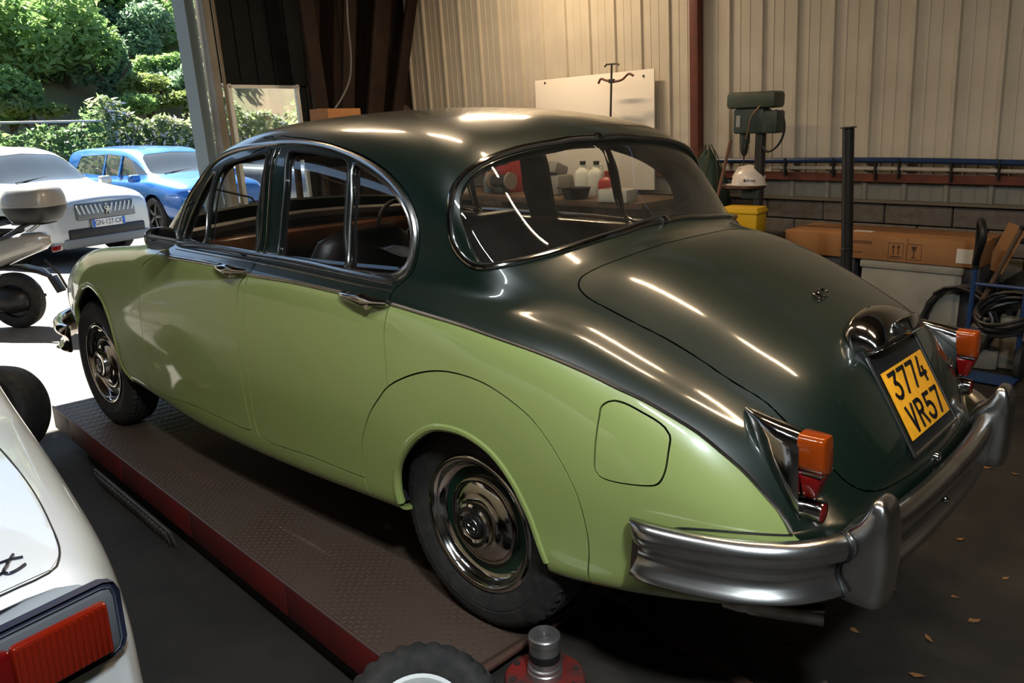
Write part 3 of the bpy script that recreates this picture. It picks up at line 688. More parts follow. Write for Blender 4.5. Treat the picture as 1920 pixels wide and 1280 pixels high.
# ------------------------------------------------------------------ rear lamps
def lamp(s):
    r = empty('rear_lamp'); r.parent = CAR
    def sec(x, yc, hw, zt, zb, n=16, lean=0.0):
        zc, hz = (zt+zb)/2, (zt-zb)/2; out = []
        for k in range(n):
            q = 2*math.pi*k/n; c, sn = math.cos(q), math.sin(q); ex = .55
            dz = hz*math.copysign(abs(sn)**ex, sn); dy = hw*math.copysign(abs(c)**ex, c)
            out.append(Vector((x+lean*(dz-hz), s*(yc+dy), zc+dz)))
        return out
    L = .12
    R = [sec(-.738, .562, .003, .808, .800), sec(-.765, .570, .016, .806, .772), sec(-.80, .577, .028, .802, .722), sec(-.84, .581, .035, .797, .655), sec(-.868, .581, .037, .793, .605, lean=.02), sec(-.884, .580, .037, .790, .578, lean=.05), sec(-.892, .579, .0365, .789, .572, lean=.06)]
    hs = B().rings(R).build('lamp_housing', CHROME, r, 50)
    B().lathe([(.026, 0), (.026, .045), (.024, .050)], 24, frame_at((-.893, s*.570, .604), (0, 0, 1), (0, 1, 0))).build('reflector_socket', CHROME, hs)
    B().lathe([(.0238, .045), (.022, .049), (0, .051)], 24, frame_at((-.893, s*.570, .604), (0, 0, 1), (0, 1, 0))).build('reflector', RED, r)
    def lens(zt, zb, xr_t, xr_b, hw_t, hw_b, nm, m):
        R = []
        for f, k in ((0, 1), (.55, .99), (.85, .93), (.97, .80), (1.0, .60)):
            ring = []
            for j in range(20):
                q = 2*math.pi*j/20; c, sn = math.cos(q), math.sin(q); v = math.copysign(abs(sn)**.5, sn); u = math.copysign(abs(c)**.5, c)
                tz = (v+1)/2; z = zb+(zt-zb)*(.5+(tz-.5)*(.9+.1*k)); hw = hw_b+(hw_t-hw_b)*tz; x0 = -.886-.02*(1-(z-.63)/.16); x1 = xr_b+(xr_t-xr_b)*tz
                ring.append(Vector((x0+(x1-x0)*f, s*(.577+u*hw*k), z)))
            R.append(ring)
        return B().rings(R).build(nm, m, r, 50)
    lens(.790, .703, -.945, -.950, .035, .0335, 'amber_lens', AMBER); lens(.707, .636, -.949, -.928, .0335, .020, 'red_lens', RED)
    B().box((-.925, s*.577, .7045), (.046, .066, .005), None, .0015).build('lens_divider', CHROME_OLD, r)
    return r
lamp(1); lamp(-1)

# ------------------------------------------------------------------ number plate group on the boot
PT, PB = Vector((-.893, 0, .815)), Vector((-.985, 0, .657))
up = (PT-PB).normalized(); rt = Vector((0, -1, 0)); nn = rt.cross(up); nn = nn if nn.x < 0 else -nn
pc = (PT+PB)/2
def PM(u, v, w=0): return pc+rt*u+up*v+nn*w
MP = frame_at(PM(0, 0, .004), rt, up)
tray = B()
W2, HT, HB = .172, .165, .128
tray.box(PM(0, (HT-HB)/2, -.034), (2*W2, HT+HB, .07), Matrix((rt, up, rt.cross(up))).transposed(), .004)
tray = tray.build('plate_tray', BLACK, CAR)
for a, b in (((-W2, HT-.02), (-W2, -HB)), ((-W2, -HB), (W2, -HB)), ((W2, -HB), (W2, HT-.02))):
    B().tube([PM(*a, .003), PM(*b, .003)], .0055, 8).build('tray_edge', CHROME_OLD, tray)
pl = B().box(PM(0, -.002, .006), (.300, .186, .004), Matrix((rt, up, rt.cross(up))).transposed(), .0015).build('number_plate', PLATE_Y, CAR)
def glyph(name, strokes, u0, v0, w, h, par):
    """plate characters as flat bent strips; strokes in a unit box"""
    b = B()
    for st in strokes:
        for (x1, y1), (x2, y2) in zip(st, st[1:]):
            a, c = Vector((u0+x1*w, v0+y1*h)), Vector((u0+x2*w, v0+y2*h)); d = (c-a); d.normalize(); n = Vector((-d.y, d.x))*.0056; a2, c2 = a-d*.004, c+d*.004
            q = [a2+n, a2-n, c2-n, c2+n]
            b.geom([PM(p.x, p.y, w_) for w_ in (.0085, .0100) for p in q], [(3, 2, 1, 0), (4, 5, 6, 7), (0, 1, 5, 4), (1, 2, 6, 5), (2, 3, 7, 6), (3, 0, 4, 7)])
    return b.build('plate_character', mat('plate black', (.006, .006, .006), .4), par)
arc = lambda cx, cy, rx, ry, a0, a1, n=9: [(cx+rx*math.cos(math.radians(a0+(a1-a0)*k/n)), cy+ry*math.sin(math.radians(a0+(a1-a0)*k/n))) for k in range(n+1)]
G7 = [[(0, 1), (1, 1), (.35, 0)]]; G4 = [[(.55, 1), (0, .3), (1, .3)], [(.72, .55), (.72, .0)]]
G3 = [[(0, 1), (1, 1), (.45, .60)]+arc(.45, .30, .55, .30, 90, -160)]
G5 = [[(.95, 1), (.1, 1), (.05, .58), (.45, .62)]+arc(.42, .31, .56, .31, 80, -165)]
GV = [[(0, 1), (.5, 0), (1, 1)]]; GR = [[(0, 0), (0, 1), (.55, 1)]+arc(.55, .76, .40, .24, 90, -90)+[(0, .52)], [(.5, .52), (1, 0)]]
for k, g in enumerate((G3, G7, G7, G4)): glyph('c', g, -.122+k*.064, .012, .043, .066, pl)
for k, (g, u) in enumerate(((GV, -.112), (GR, -.048), (G5, .020), (G7, .082))): glyph('c', g, u, -.082, .040, .066, pl)
# chromed plinth with the lamp above the plate
def plinth():
    b = B(); R = []; W = .170; n = 26
    for j in range(9):
        f = j/8                                   # 0: lower front edge, 1: where the dome meets the lid
        ring = []
        for k in range(n):
            q = math.pi*k/(n-1); u = -W*math.cos(q); hgt = .112*math.sin(q)**.55
            ring.append(PM(u, .150+hgt*math.sin(f*math.pi/2), -.030+(.030+.058*math.sin(q)**.4)*math.cos(f*math.pi/2)))
        R.append(ring)
    b.rings(R, loop=False)
    b.geom(R[0]+[PM(-W*math.cos(math.pi*k/(n-1)), .150, -.035) for k in range(n)], [(k, k+1, n+k+1, n+k) for k in range(n-1)])
    o = b.build('plate_plinth', CHROME, CAR, 60, fix=False)
    md = o.modifiers.new('thickness', 'SOLIDIFY'); md.thickness = .003
    B().box(PM(0, .178, .066), (.092, .044, .044), Matrix((rt, up, rt.cross(up))).transposed(), .010).build('plate_lamp_hood', CHROME, o)
    B().box(PM(0, .157, .066), (.060, .006, .026), Matrix((rt, up, rt.cross(up))).transposed(), .002).build('plate_lamp_lens', mat('clear lens', (.6, .6, .55), .2), o)
    return o
plinth()
# boot lock, badges
lk = Vector((-1.008, 0, .568))
B().lathe([(.017, -.01), (.017, .006), (.014, .012), (.007, .013), (.006, .006), (0, .006)], 20, frame_at(lk, (0, 0, 1), (0, 1, 0))).build('boot_lock', CHROME, CAR)
ec = Vector((-.664, 0, .974)); en = Vector((-.45, 0, .9)).normalized(); eu = Vector((.9, 0, .45)).normalized(); er = Vector((0, -1, 0))
b = B()
for L in ([(-.040, -.012), (-.028, .010), (-.010, -.004), (.006, .012), (.030, .012), (.040, -.004), (.020, -.014), (-.004, -.012), (-.026, -.020)], [(-.034, .004), (-.020, .014), (-.006, .008)], [(.004, .004), (.022, .016), (.034, .006)], [(-.036, -.020), (-.026, -.008), (-.014, -.020)]):
    b.tube([ec+er*p.x+eu*p.y+en*.003 for p in catmull([(x, y, 0) for x, y in L], 3)], .0034, 6)
b.build('boot_emblem', CHROME, CAR)
bc = at_y(1770, 686, -.36); bn = BVH.find_nearest(Vector((bc.x, -bc.y, bc.z))); bq = Vector((bn[0].x, -bn[0].y, bn[0].z)); nb = Vector((bn[1].x, -bn[1].y, bn[1].z)); nb = nb if nb.x < 0 else -nb
bu = (Vector((0, 0, 1))-nb*nb.z).normalized(); br = bu.cross(nb)
b = B()
for x0 in (-.028, -.008, .014): b.tube([bq+br*(x0+p.x)+bu*p.y+nb*.007 for p in catmull([(-.006, -.008, 0), (.004, .0, 0), (-.004, .010, 0), (.008, .012, 0)], 4)], .0034, 6)
b.build('model_badge', CHROME, CAR)
# light scratch-like crack in the boot paint is left to the paint; boot hinge line etc. end here

# ------------------------------------------------------------------ interior
def seat(x, y):
    s = empty('front_seat'); s.parent = CAR
    B().box((x, y, .52), (.52, .52, .18), Matrix.Rotation(math.radians(-6), 3, 'Y'), .05).build('cushion', LEATHER, s)
    b = B(); R = []
    for t, w, th in ((0, .25, .06), (.1, .26, .075), (.3, .26, .075), (.45, .24, .065), (.53, .21, .05), (.56, .16, .02)):
        c = Vector((x-.24-.30*t, y, .56+t*.93)); R.append([c+Vector((th*math.cos(q), w*math.copysign(abs(math.sin(q))**.5, math.sin(q)), -.0+.25*th*math.cos(q))) for q in [2*math.pi*k/18 for k in range(18)]])
    b.rings(R).build('backrest', LEATHER, s, 60)
seat(1.40, .34); seat(1.40, -.34)
b = B().box((.36, 0, .50), (.52, 1.26, .20), None, .06).build('rear_seat_cushion', LEATHER, CAR)
b = B(); b.box((.10, 0, .76), (.16, 1.26, .50), Matrix.Rotation(math.radians(16), 3, 'Y'), .05).build('rear_seat_back', LEATHER, CAR)
B().box((-.03, 0, .99), (.26, 1.24, .02), None, .004).build('parcel_shelf', CARPET, CAR)
B().box((.9, 0, .33), (2.2, 1.3, .03)).build('cabin_floor', CARPET, CAR)
for s in (1, -1):
    capp = [Vector((x, s*(side_y(x, 1.03)-.055), 1.012)) for x in np.linspace(.32, 1.75, 14)]
    B().tube(capp, .02, 8, flat=(.030, .020)).build('door_capping', WOOD, CAR)
    b = B(); R = []
    for x in np.linspace(.34, 1.75, 12): R.append([Vector((x, s*(side_y(x, .7)-.06), .40)), Vector((x, s*(side_y(x, .8)-.06), .75)), Vector((x, s*(side_y(x, 1.0)-.06), .99))])
    b.rings(R, loop=False).build('door_trim', LEATHER, CAR, 60, fix=False)
B().box((1.86, 0, .93), (.10, 1.40, .16), None, .03).build('dashboard', WOOD, CAR)
B().tube([(1.84, -.68, 1.03), (1.92, -.3, 1.045), (1.94, 0, 1.05), (1.92, .3, 1.045), (1.84, .68, 1.03)], .035, 8).build('dash_roll', LEATHER, CAR)
swc = Vector((1.56, -.37, .93)); swx = Vector((.42, 0, .91)).normalized(); swM = frame_at(swc, (0, 1, 0), swx)
sw = empty('steering_wheel'); sw.parent = CAR
B().tube([swM @ Vector((.205*math.cos(q), .205*math.sin(q), 0)) for q in np.linspace(0, 2*math.pi, 33)[:-1]], .011, 8, close=True).build('rim', BLACK, sw)
B().tube([swM @ Vector((.12*math.cos(q), .12*math.sin(q), .015)) for q in np.linspace(math.pi*.95, math.pi*2.05, 17)], .005, 6).build('horn_ring', CHROME, sw)
sp = B()
for q in (0, math.pi, -math.pi/2): sp.tube([swM @ Vector((0, 0, .01)), swM @ Vector((.2*math.cos(q), .2*math.sin(q), 0))], .009, 6)
sp.build('spokes', BLACK, sw)
B().lathe([(.05, -.02), (.05, .02), (.03, .03), (0, .032)], 20, swM).build('hub', BLACK, sw)
B().cyl(swM @ Vector((0, 0, -.01)), swM @ Vector((0, 0, -.35)) if (swM @ Vector((0, 0, -.35))).x > 1.5 else swM @ Vector((0, 0, .35)), .03, n=12).build('column', BLACK, sw)
im = B().box((1.70, 0, 1.325), (.025, .25, .07), None, .012).build('interior_mirror', BLACK, CAR)
B().tube([(1.705, 0, 1.33), (1.74, 0, 1.36)], .006, 6).build('mirror_arm', CHROME, im)
for s in (1, -1): B().box((1.55, s*.33, 1.375), (.14, .40, .014), Matrix.Rotation(math.radians(28), 3, 'Y'), .005).build('sun_visor', LEATHER, CAR)
for y0 in (.18, -.42):
    B().tube([(2.07, y0, 1.115), (2.02, y0+.05, 1.16), (1.90, y0+.33, 1.235)], .005, 6).build('wiper', BLACK, CAR)

# ------------------------------------------------------------------ the workshop
FZ = -.22                                              # floor
def sh(x, y, z): return Vector((x+.025*(z-1.0), y+.024*(z-1.0), z))      # the building leans a little against the floor, as in the photograph
class SB(B):
    """B whose points are leant with the building"""
    def geom(s, V, F, M=None, mi=0): return B.geom(s, [sh(*(M @ Vector(v) if M is not None else Vector(v))) for v in V], F, None, mi)
CONC = mat('oily concrete', (.0075, .0055, .0038), .72, noise=(2.3, (.024, .018, .012), .85), bump=(14, .5))
SLAB = mat('pale concrete', (.115, .108, .097), .85, noise=(2.5, (.075, .070, .064), .8), bump=(30, .2))
TARMAC = mat('worn tarmac', (.11, .107, .10), .9, noise=(3, (.15, .145, .135), .7), bump=(60, .25))
CLAD = mat('beige cladding', (.50, .45, .36), .42, 0, .4, noise=(2.2, (.40, .35, .27), .7))
CLAD_D = mat('dusty blue cladding', (.16, .165, .15), .6, noise=(4, (.26, .23, .17), .7))
BLOCK = mat('concrete block', (.15, .125, .10), .95, noise=(14, (.10, .08, .06), .8), bump=(70, .5))
MORTAR = mat('mortar', (.09, .075, .06), .95)
REDOX = mat('red oxide steel', (.13, .032, .016), .55, noise=(9, (.07, .02, .012), .7))
DKBOARD = mat('dark blue board', (.0045, .006, .007), .75, 0, .25, noise=(6, (.008, .010, .011), .6))
DKWOOD = mat('dark timber', (.018, .009, .005), .8, 0, .3, noise=(8, (.007, .004, .003), .8), bump=(40, .2))
def st(o): o['kind'] = 'structure'; return o
st(B().geom([(-6.5, -4.75, FZ), (3.42, -4.75, FZ), (3.42, 7, FZ), (-6.5, 7, FZ)], [(0, 1, 2, 3)]).build('floor', CONC))
st(B().geom([(3.42, -4.75, FZ), (6.9, -4.75, FZ), (6.9, 7, FZ), (3.42, 7, FZ)], [(0, 1, 2, 3)]).build('floor_entrance', SLAB))
st(B().geom([(6.9, -30, FZ), (19, -30, FZ), (19, 30, FZ), (6.9, 30, FZ)], [(0, 1, 2, 3)]).build('ground_yard', TARMAC))
# back wall behind the car: block base, cladding above, red rail
WY = -4.70
wr = st(SB().box((.2, WY-.10, 2.0), (13.6, .08, 4.5)).build('wall_right', MORTAR))
for r in range(5):
    for c in range(15):
        x0 = 5.9-c*.51-(.255 if r % 2 else 0); zc = FZ+.10+r*.2-.0
        SB().box((x0-.25, WY-.03-.004*((c*7+r*3) % 3), zc), (.497, .07, .188), None, .004).build('block', BLOCK, wr)
def clad_mesh(z0, z1, w=.31):
    pr = [(0, 0), (.012, .024), (.040, .024), (.052, 0), (.125, 0), (.129, .004), (.135, .004), (.139, 0), (.215, 0), (.219, .004), (.225, .004), (.229, 0), (w, 0)]
    V = []; F = []
    for z in (z0, z1):
        for x, d in pr: V.append((-x+.025*(z-1), d+.024*(z-1), z))
    n = len(pr)
    for i in range(n-1): F.append((i, n+i, n+i+1, i+1))
    return mesh('cladding_panel', V, F, 20)
cm, cl = clad_mesh(.98, 4.25), clad_mesh(.775, .93); cm.materials.append(CLAD); cl.materials.append(CLAD_D)
for k in range(39):
    for me in ((cm, cl) if k < 28 else (cm,)):
        o = add('cladding_panel', me, None, wr); o.location = (6.575-k*.31, WY, 0)
st(SB().box((.2, WY+.035, .952), (12.9, .05, .062)).build('trim_1', REDOX))
st(SB().box((.2, WY+.02, .762), (12.9, .05, .022)).build('trim_2', mat('grey flashing', (.12, .10, .07), .7)))
st(SB().box((2.505, WY+.06, 2.0), (.085, .10, 4.5), None, .004).build('column_red', REDOX))
# pipes on the wall
def wall_pipe(name, z, r, m, x0, x1, lab, sag=0.0, yoff=.08):
    P = [sh(x, WY+yoff, z+sag*math.sin(x*2.1)) for x in np.linspace(x0, x1, 40)]
    return tag(B().tube(P, r, 10).build(name, m), lab, 'pipe')
bp_ = wall_pipe('air_hose', 1.085, .023, mat('blue hose', (.010, .030, .085), .4), 2.45, -4.5, 'blue air hose running along the cladded wall', .008)
gp_ = wall_pipe('conduit', 1.022, .015, mat('pale conduit', (.42, .37, .30), .5), 1.75, -4.5, 'pale thin conduit pipe just under the blue hose', .004, .065)
for k, x in enumerate((1.62, .86, .68, .30, -.02, -.25, 1.2)):
    tag(SB().box((x, WY+.085, 1.03-.02*(k % 2)), (.012, .05, .15)).build('pipe_clip', BLACK), ('first', 'third', 'fourth', 'fifth', 'sixth', 'seventh', 'second')[k]+' black clip from the red column along the blue hose', 'clip', 'pipe clips on the wall')
# front wall with the big doorway, its jamb, a glazed panel
FX = 6.62
wf = st(SB().box((FX+.06, -3.5, .04), (.10, 2.6, .52)).box((FX+.05, -3.5, 3.10), (.05, 2.62, 2.30)).box((FX+.05, -3.96, 1.2), (.05, 1.70, 2.4)).box((FX+.06, 2.5, 4.16), (.10, 9.0, .42)).box((FX+.06, 4.25, 1.5), (.10, 5.6, 3.6)).build('wall_front', DKBOARD))
for k in range(5): SB().box((FX, -2.30-k*.205, 3.10), (.03, .195, 2.34), None, .006).build('board', DKBOARD, wf)
for k in range(9): SB().box((FX, -3.30-k*.17, 2.0), (.035, .164, 4.4), None, .006).build('board', DKWOOD, wf)
jm = mat('weathered grey jamb', (.20, .19, .165), .6, noise=(3, (.10, .07, .045), .6)); jb = mat('blue grey jamb', (.15, .19, .20), .6)
dr = st(SB().box((FX+.20, -2.00, 2.0), (.26, .10, 4.5)).build('trim_3', jb)); SB().box((FX-.02, -2.09, 2.0), (.16, .085, 4.5), None, .006).build('column_web', jm, dr)
SB().tube([(FX-.12, -2.155, -.2), (FX-.12, -2.155, 4.2)], .018, 8).build('door_track', mat('brass coloured track', (.18, .14, .09), .5, .3), dr)
WHITEF = mat('white frame', (.62, .62, .58), .5)
wn = st(SB().box((FX, -2.665, 1.915), (.05, .86, .034)).box((FX, -3.07, 1.05), (.05, .034, 1.78)).box((FX, -2.26, 1.05), (.05, .034, 1.78)).box((FX, -2.665, .30), (.05, .86, .034)).build('window_1', WHITEF))
SB().box((FX, -2.665, 1.1), (.006, .78, 1.58)).build('window_pane', glass_mat('window glass', (.95, .97, .95), .02), wn)
# the rest of the shell
st(SB().geom([(-6.5, 7, FZ), (6.9, 7, FZ), (6.9, 7, 4.3), (-6.5, 7, 4.3)], [(0, 1, 2, 3)]).build('wall_left', mat('plain dim wall', (.07, .06, .05), .8)))
st(SB().geom([(-6.5, -4.75, FZ), (-6.5, 7, FZ), (-6.5, 7, 4.3), (-6.5, -4.75, 4.3)], [(0, 1, 2, 3)]).build('wall_back', mat('plain dim wall')))
ce = st(SB().geom([(-6.5, -4.75, 4.3), (6.9, -4.75, 4.3), (6.9, 7, 4.3), (-6.5, 7, 4.3)], [(0, 3, 2, 1)]).build('ceiling', mat('beige roof sheet', (.12, .10, .08), .6)))
for k in range(9): SB().box((.2, -4.2+k*1.35, 4.20), (13.2, .08, .16)).build('purlin', DKWOOD, ce)
for k in range(5): SB().box((-5.2+k*2.9, 1.1, 4.05), (.14, 11.6, .28)).build('rafter', REDOX, ce)

# fluorescent fittings
LAMPM = mat('lamp housing', (.6, .58, .52), .5)
TUBEM = mat('lit tube', (1, 1, 1), .5, emit=TUBE_COL, estr=30.0)
def fitting(x, y, z, L, power, lab, grp, colr=None):
    colr = colr or TUBE_COL
    f = empty('strip_light', (x, y, z), 0, lab, 'strip light', grp)
    B().box((0, 0, .05), (L+.08, .11, .05), None, .006).build('housing', LAMPM, f)
    for s in (-1, 1): B().box((s*(L/2+.02), 0, .01), (.03, .05, .05), None, .004).build('tube_holder', LAMPM, f)
    B().cyl((-L/2, 0, 0), (L/2, 0, 0), .016, n=10).build('tube', TUBEM if colr is TUBE_COL else mat('lit cold tube', (1, 1, 1), .5, emit=colr, estr=30.0), f)
    B().tube([(-L/2, 0, .07), (-L/2, 0, .46)], .006, 6).tube([(L/2, 0, .07), (L/2, 0, .46)], .006, 6).build('suspension_rod', LAMPM, f)
    ld = bpy.data.lights.new('tube_light', 'AREA'); ld.shape = 'RECTANGLE'; ld.size = L; ld.size_y = .04; ld.energy = power; ld.color = colr
    lo = bpy.data.objects.new('tube_light', ld); COL.objects.link(lo); lo.parent = f; lo.location = (0, 0, -.02)
for k, x in enumerate((3.2, 1.65, -.12, -1.55)): fitting(x, -.50, 3.42, .95, TUBE_W, ('first', 'second', 'third', 'last')[k]+' warm strip light from the door above the saloon', 'strip lights above the saloon')
for k, x in enumerate((-.12, -1.55)): fitting(x, 2.30, 3.42, .95, TUBE_W*1.15, ('front', 'rear')[k]+' cold strip light added as fill above the white car', 'added fill lights above the white car', (.90, .95, 1.0))  # cold pair added as neutral fill, in place of a flash at the viewpoint
fitting(3.9, -3.6, 3.42, 1.2, TUBE_W*2.6, 'warm fluorescent strip light above the workbench', 'strip lights above the saloon')

# ------------------------------------------------------------------ the lift runways
TREAD = mat('worn tread steel', (.082, .050, .034), .5, .35, noise=(3.5, (.115, .075, .052), .7))
REDP = mat('red lift paint', (.10, .008, .006), .6, 0, .3, 0, noise=(5, (.05, .008, .006), .7))
def runway(side, label):
    a = math.atan2(1.062-.872, -3.4)              # along the outer edge, backwards
    o = empty('lift_runway', (3.30, .872, 0) if side > 0 else (3.30, -.30, 0), math.atan2(.872-1.062, 3.4), label, 'car lift')
    L, Wd = 3.43, .60
    # local: x backwards is -x, outer edge at y=0, inner edge at y=-Wd
    B().box((-L/2, -Wd/2, -.008), (L, Wd, .016)).build('deck_plate', TREAD, o)
    V = []; F = []
    nx, ny = int(L/.034), int(Wd/.017)
    for i in range(nx):
        for j in range(ny):
            cx, cy = -.02-i*.034-(.017 if j % 2 else 0), -.012-j*.017
            if cx < -L+.02: continue
            q = .6 if (i+j) % 2 else -.6; c, s = math.cos(q+math.pi/4), math.sin(q+math.pi/4); a0 = len(V)
            for (u, v, w) in ((-.0135, 0, 0), (0, -.0042, 0), (.0135, 0, 0), (0, .0042, 0), (0, 0, .0026)): V.append((cx+u*c-v*s, cy+u*s+v*c, .0002+w))
            F += [(a0, a0+1, a0+4), (a0+1, a0+2, a0+4), (a0+2, a0+3, a0+4), (a0+3, a0, a0+4)]
    t = add('tread_pattern', mesh('tread_pattern', V, F, None), mat('polished tread studs', (.15, .105, .075), .4, .5, noise=(3.5, (.07, .055, .045), .8)), o); t['kind'] = 'stuff'
    for yy, nm in ((.004, 'side_rail'), (-Wd-.004, 'side_rail')):
        for k in range(4):
            x0, x1 = -.30-k*.783, -.30-(k+1)*.783+.005
            B().box(((x0+x1)/2, yy, -.062), (abs(x1-x0), .012, .122), None, .003).build(nm, REDP, o)
        B().box((-.147, yy, -.062), (.295, .012, .122), None, .003).build('end_plate', mat('bare plate', (.16, .12, .10), .6, .3, noise=(12, (.30, .26, .22), .7)), o)
        B().tube([(0, yy, .0), (-L, yy, .0)], .006, 6).build('edge_trim', mat('rubbed red edge', (.10, .055, .045), .45, .3), o)
    B().box((-L/2-.1, -Wd/2, -.17), (L-.6, Wd-.06, .09)).build('base_frame', mat('dark lift frame', (.016, .015, .014), .6), o)
    B().box((.012, -Wd/2, -.05), (.022, Wd, .08), None, .003).build('end_stop', BLACK, o)
    return o
lr = runway(1, 'red sided lift runway of tread plate under the near wheels'); runway(-1, 'lift runway hidden under the far wheels')
for k in range(2): B().lathe([(.006, 0), (.006, .003), (0, .003)], 10, frame_at((.024, -.09-k*.05, -.03), (0, 0, 1), (0, -1, 0))).build('bolt', WHITEF, lr)
# ribbed ramp flap lying against the runway
rf = empty('ramp_flap', (2.06, .975, FZ), math.atan2(.872-1.062, 3.4), 'ribbed steel flap leaning against the lift runway', 'ramp flap')
B().box((0, 0, .045), (.95, .012, .085), Matrix.Rotation(math.radians(-14), 3, 'X'), .003).build('plate', mat('dull steel', (.07, .060, .052), .5, .5, noise=(9, (.13, .11, .09), .6)), rf)
for k in range(22): B().box((-.44+k*.042, .012, .045), (.010, .008, .07), Matrix.Rotation(math.radians(-14), 3, 'X'), .002).build('rib', mat('dull steel'), rf)
# ramp behind the wheel with flat edge bars
RM = mat('dark ramp steel', (.028, .023, .019), .55, .2, noise=(6, (.06, .042, .030), .8)); BAR = mat('rust brown bar', (.085, .040, .025), .6, .2, noise=(9, (.045, .024, .015), .7))
rp = empty('lift_ramp', (-.12, .70, 0), math.radians(-1), 'dark steel ramp with rust brown edge bars behind the wheel', 'ramp')
Rr = Matrix.Rotation(math.radians(-9), 3, 'Y')
B().box((-.30, -.10, -.125), (.62, .62, .014), Rr).build('ramp_plate', RM, rp)
B().box((-.012, -.03, -.020), (.055, .74, .014), None, .003).build('end_bar', BAR, rp)
B().box((-.31, -.40, -.115), (.66, .035, .020), Rr, .003).build('edge_bar', BAR, rp); B().box((-.31, .20, -.115), (.66, .035, .020), Rr, .003).build('edge_bar', BAR, rp)
B().cyl((-.60, -.44, -.165), (-.60, -.30, -.165), .028, n=14).build('hinge_tube', BAR, rp)
B().tube([(-.62, -.40, -.15), (-.66, -.46, -.15), (-.69, -.52, -.145), (-.70, -.55, -.14)], .014, 8).build('hook', RM, rp)
# lifting pad on its flange
jp = at_z(1022, 1264, -.050); jk = empty('lifting_pad', (jp.x, jp.y, -.098), 0, 'silver cylinder lifting pad on a worn red flange', 'lifting pad'); jk.scale = (1.4, 1.4, 1.4)
REDF = mat('worn red flange', (.17, .014, .010), .5, noise=(22, (.035, .026, .022), 1.0))
ALU = mat('machined aluminium', (.46, .44, .41), .32, .9, noise=(30, (.30, .28, .26), .5))
B().lathe([(.0, .0), (.082, .0), (.082, .030), (.078, .034), (.036, .036)], 40, None).build('flange', REDF, jk)
for k in range(8): B().lathe([(.006, .034), (.006, .038), (0, .039)], 8, Matrix.Translation((.066*math.cos(k*.785+.2), .066*math.sin(k*.785+.2), 0))).build('bolt', RM, jk)
B().lathe([(.036, .034), (.036, .050), (.034, .052), (.0345, .060), (.031, .062), (.031, .110), (.0325, .112), (.0325, .126), (.031, .128)], 40).build('cylinder', ALU, jk)
B().lathe([(.0315, .075), (.0318, .076), (.0318, .091), (.0315, .092)], 40).build('tape_band', BLACK, jk)
tp_ = [(.031, .128)]
for k in range(6): r = .029-k*.0045; tp_ += [(r, .128), (r-.0008, .1305), (r-.0026, .1305), (r-.0034, .128)]
B().lathe(tp_+[(0, .128)], 40).build('ringed_top', ALU, jk)

# cold fill lamp added behind the viewpoint, standing in for a camera flash
hb = empty('fill_lamp', (-2.7, 2.5, 3.55), 0, 'added cold white fill lamp hanging unseen behind the viewpoint', 'lamp')
B().lathe([(.05, .30), (.07, .28), (.08, .16), (.22, .02), (.23, 0), (.21, .01), (.07, .14), (0, .14)], 32).build('reflector', ALU, hb)
B().lathe([(.205, .012), (0, .012)], 32).build('diffuser', mat('cold diffuser', (.9, .95, 1), .5, emit=(.80, .92, 1.0), estr=40.0), hb)
B().tube([(0, 0, .30), (0, 0, .50)], .008, 6).build('hanger', ALU, hb)
ld = bpy.data.lights.new('fill_light', 'AREA'); ld.shape = 'DISK'; ld.size = .38; ld.energy = FILL_W; ld.color = (.80, .92, 1.0)
lo = bpy.data.objects.new('fill_light', ld); COL.objects.link(lo); lo.parent = hb; lo.location = (0, 0, -.01)

# ------------------------------------------------------------------ things along the back wall
PLY = mat('white board', (.78, .72, .62), .5); STEEL = mat('dark steel', (.05, .045, .04), .45, .6); CARD = mat('cardboard', (.30, .135, .045), .8, noise=(5, (.24, .10, .032), .6))
def shv(p): return sh(p.x, p.y, p.z)
# white board
wb0, wb1 = at_y(1003, 149, WY+.12), at_y(1227, 139, WY+.12)
o = empty('white_board', ((wb0.x+wb1.x)/2, WY+.10, .78), 0, 'large white board leaning on the cladded wall', 'board')
bw = wb0.x-wb1.x; B().box((0, 0, .56), (bw, .016, 1.13), Matrix.Rotation(math.radians(1.2), 3, 'Y'), .002).build('panel', PLY, o)
for s in (-1, 1): B().lathe([(.012, 0), (.010, .004), (0, .005)], 12, frame_at((s*(bw/2-.13), .010, 1.08), (1, 0, 0), (0, 0, 1)) @ Matrix.Rotation(math.pi, 4, 'X')).build('screw', STEEL, o)
# workbench and what stands on it (seen through the rear window)
BZ = .74
o = empty('workbench', (4.3, -4.25, FZ), 0, 'long wooden workbench along the cladded wall', 'workbench')
B().box((0, 0, BZ-FZ-.03), (3.4, .75, .06), None, .005).build('worktop', mat('bench wood', (.10, .055, .03), .7, noise=(7, (.05, .03, .018), .7)), o)
for sx in (-1.6, 0, 1.6):
    for sy in (-.32, .32): B().box((sx, sy, (BZ-FZ-.06)/2), (.07, .07, BZ-FZ-.06)).build('leg', DKWOOD, o)
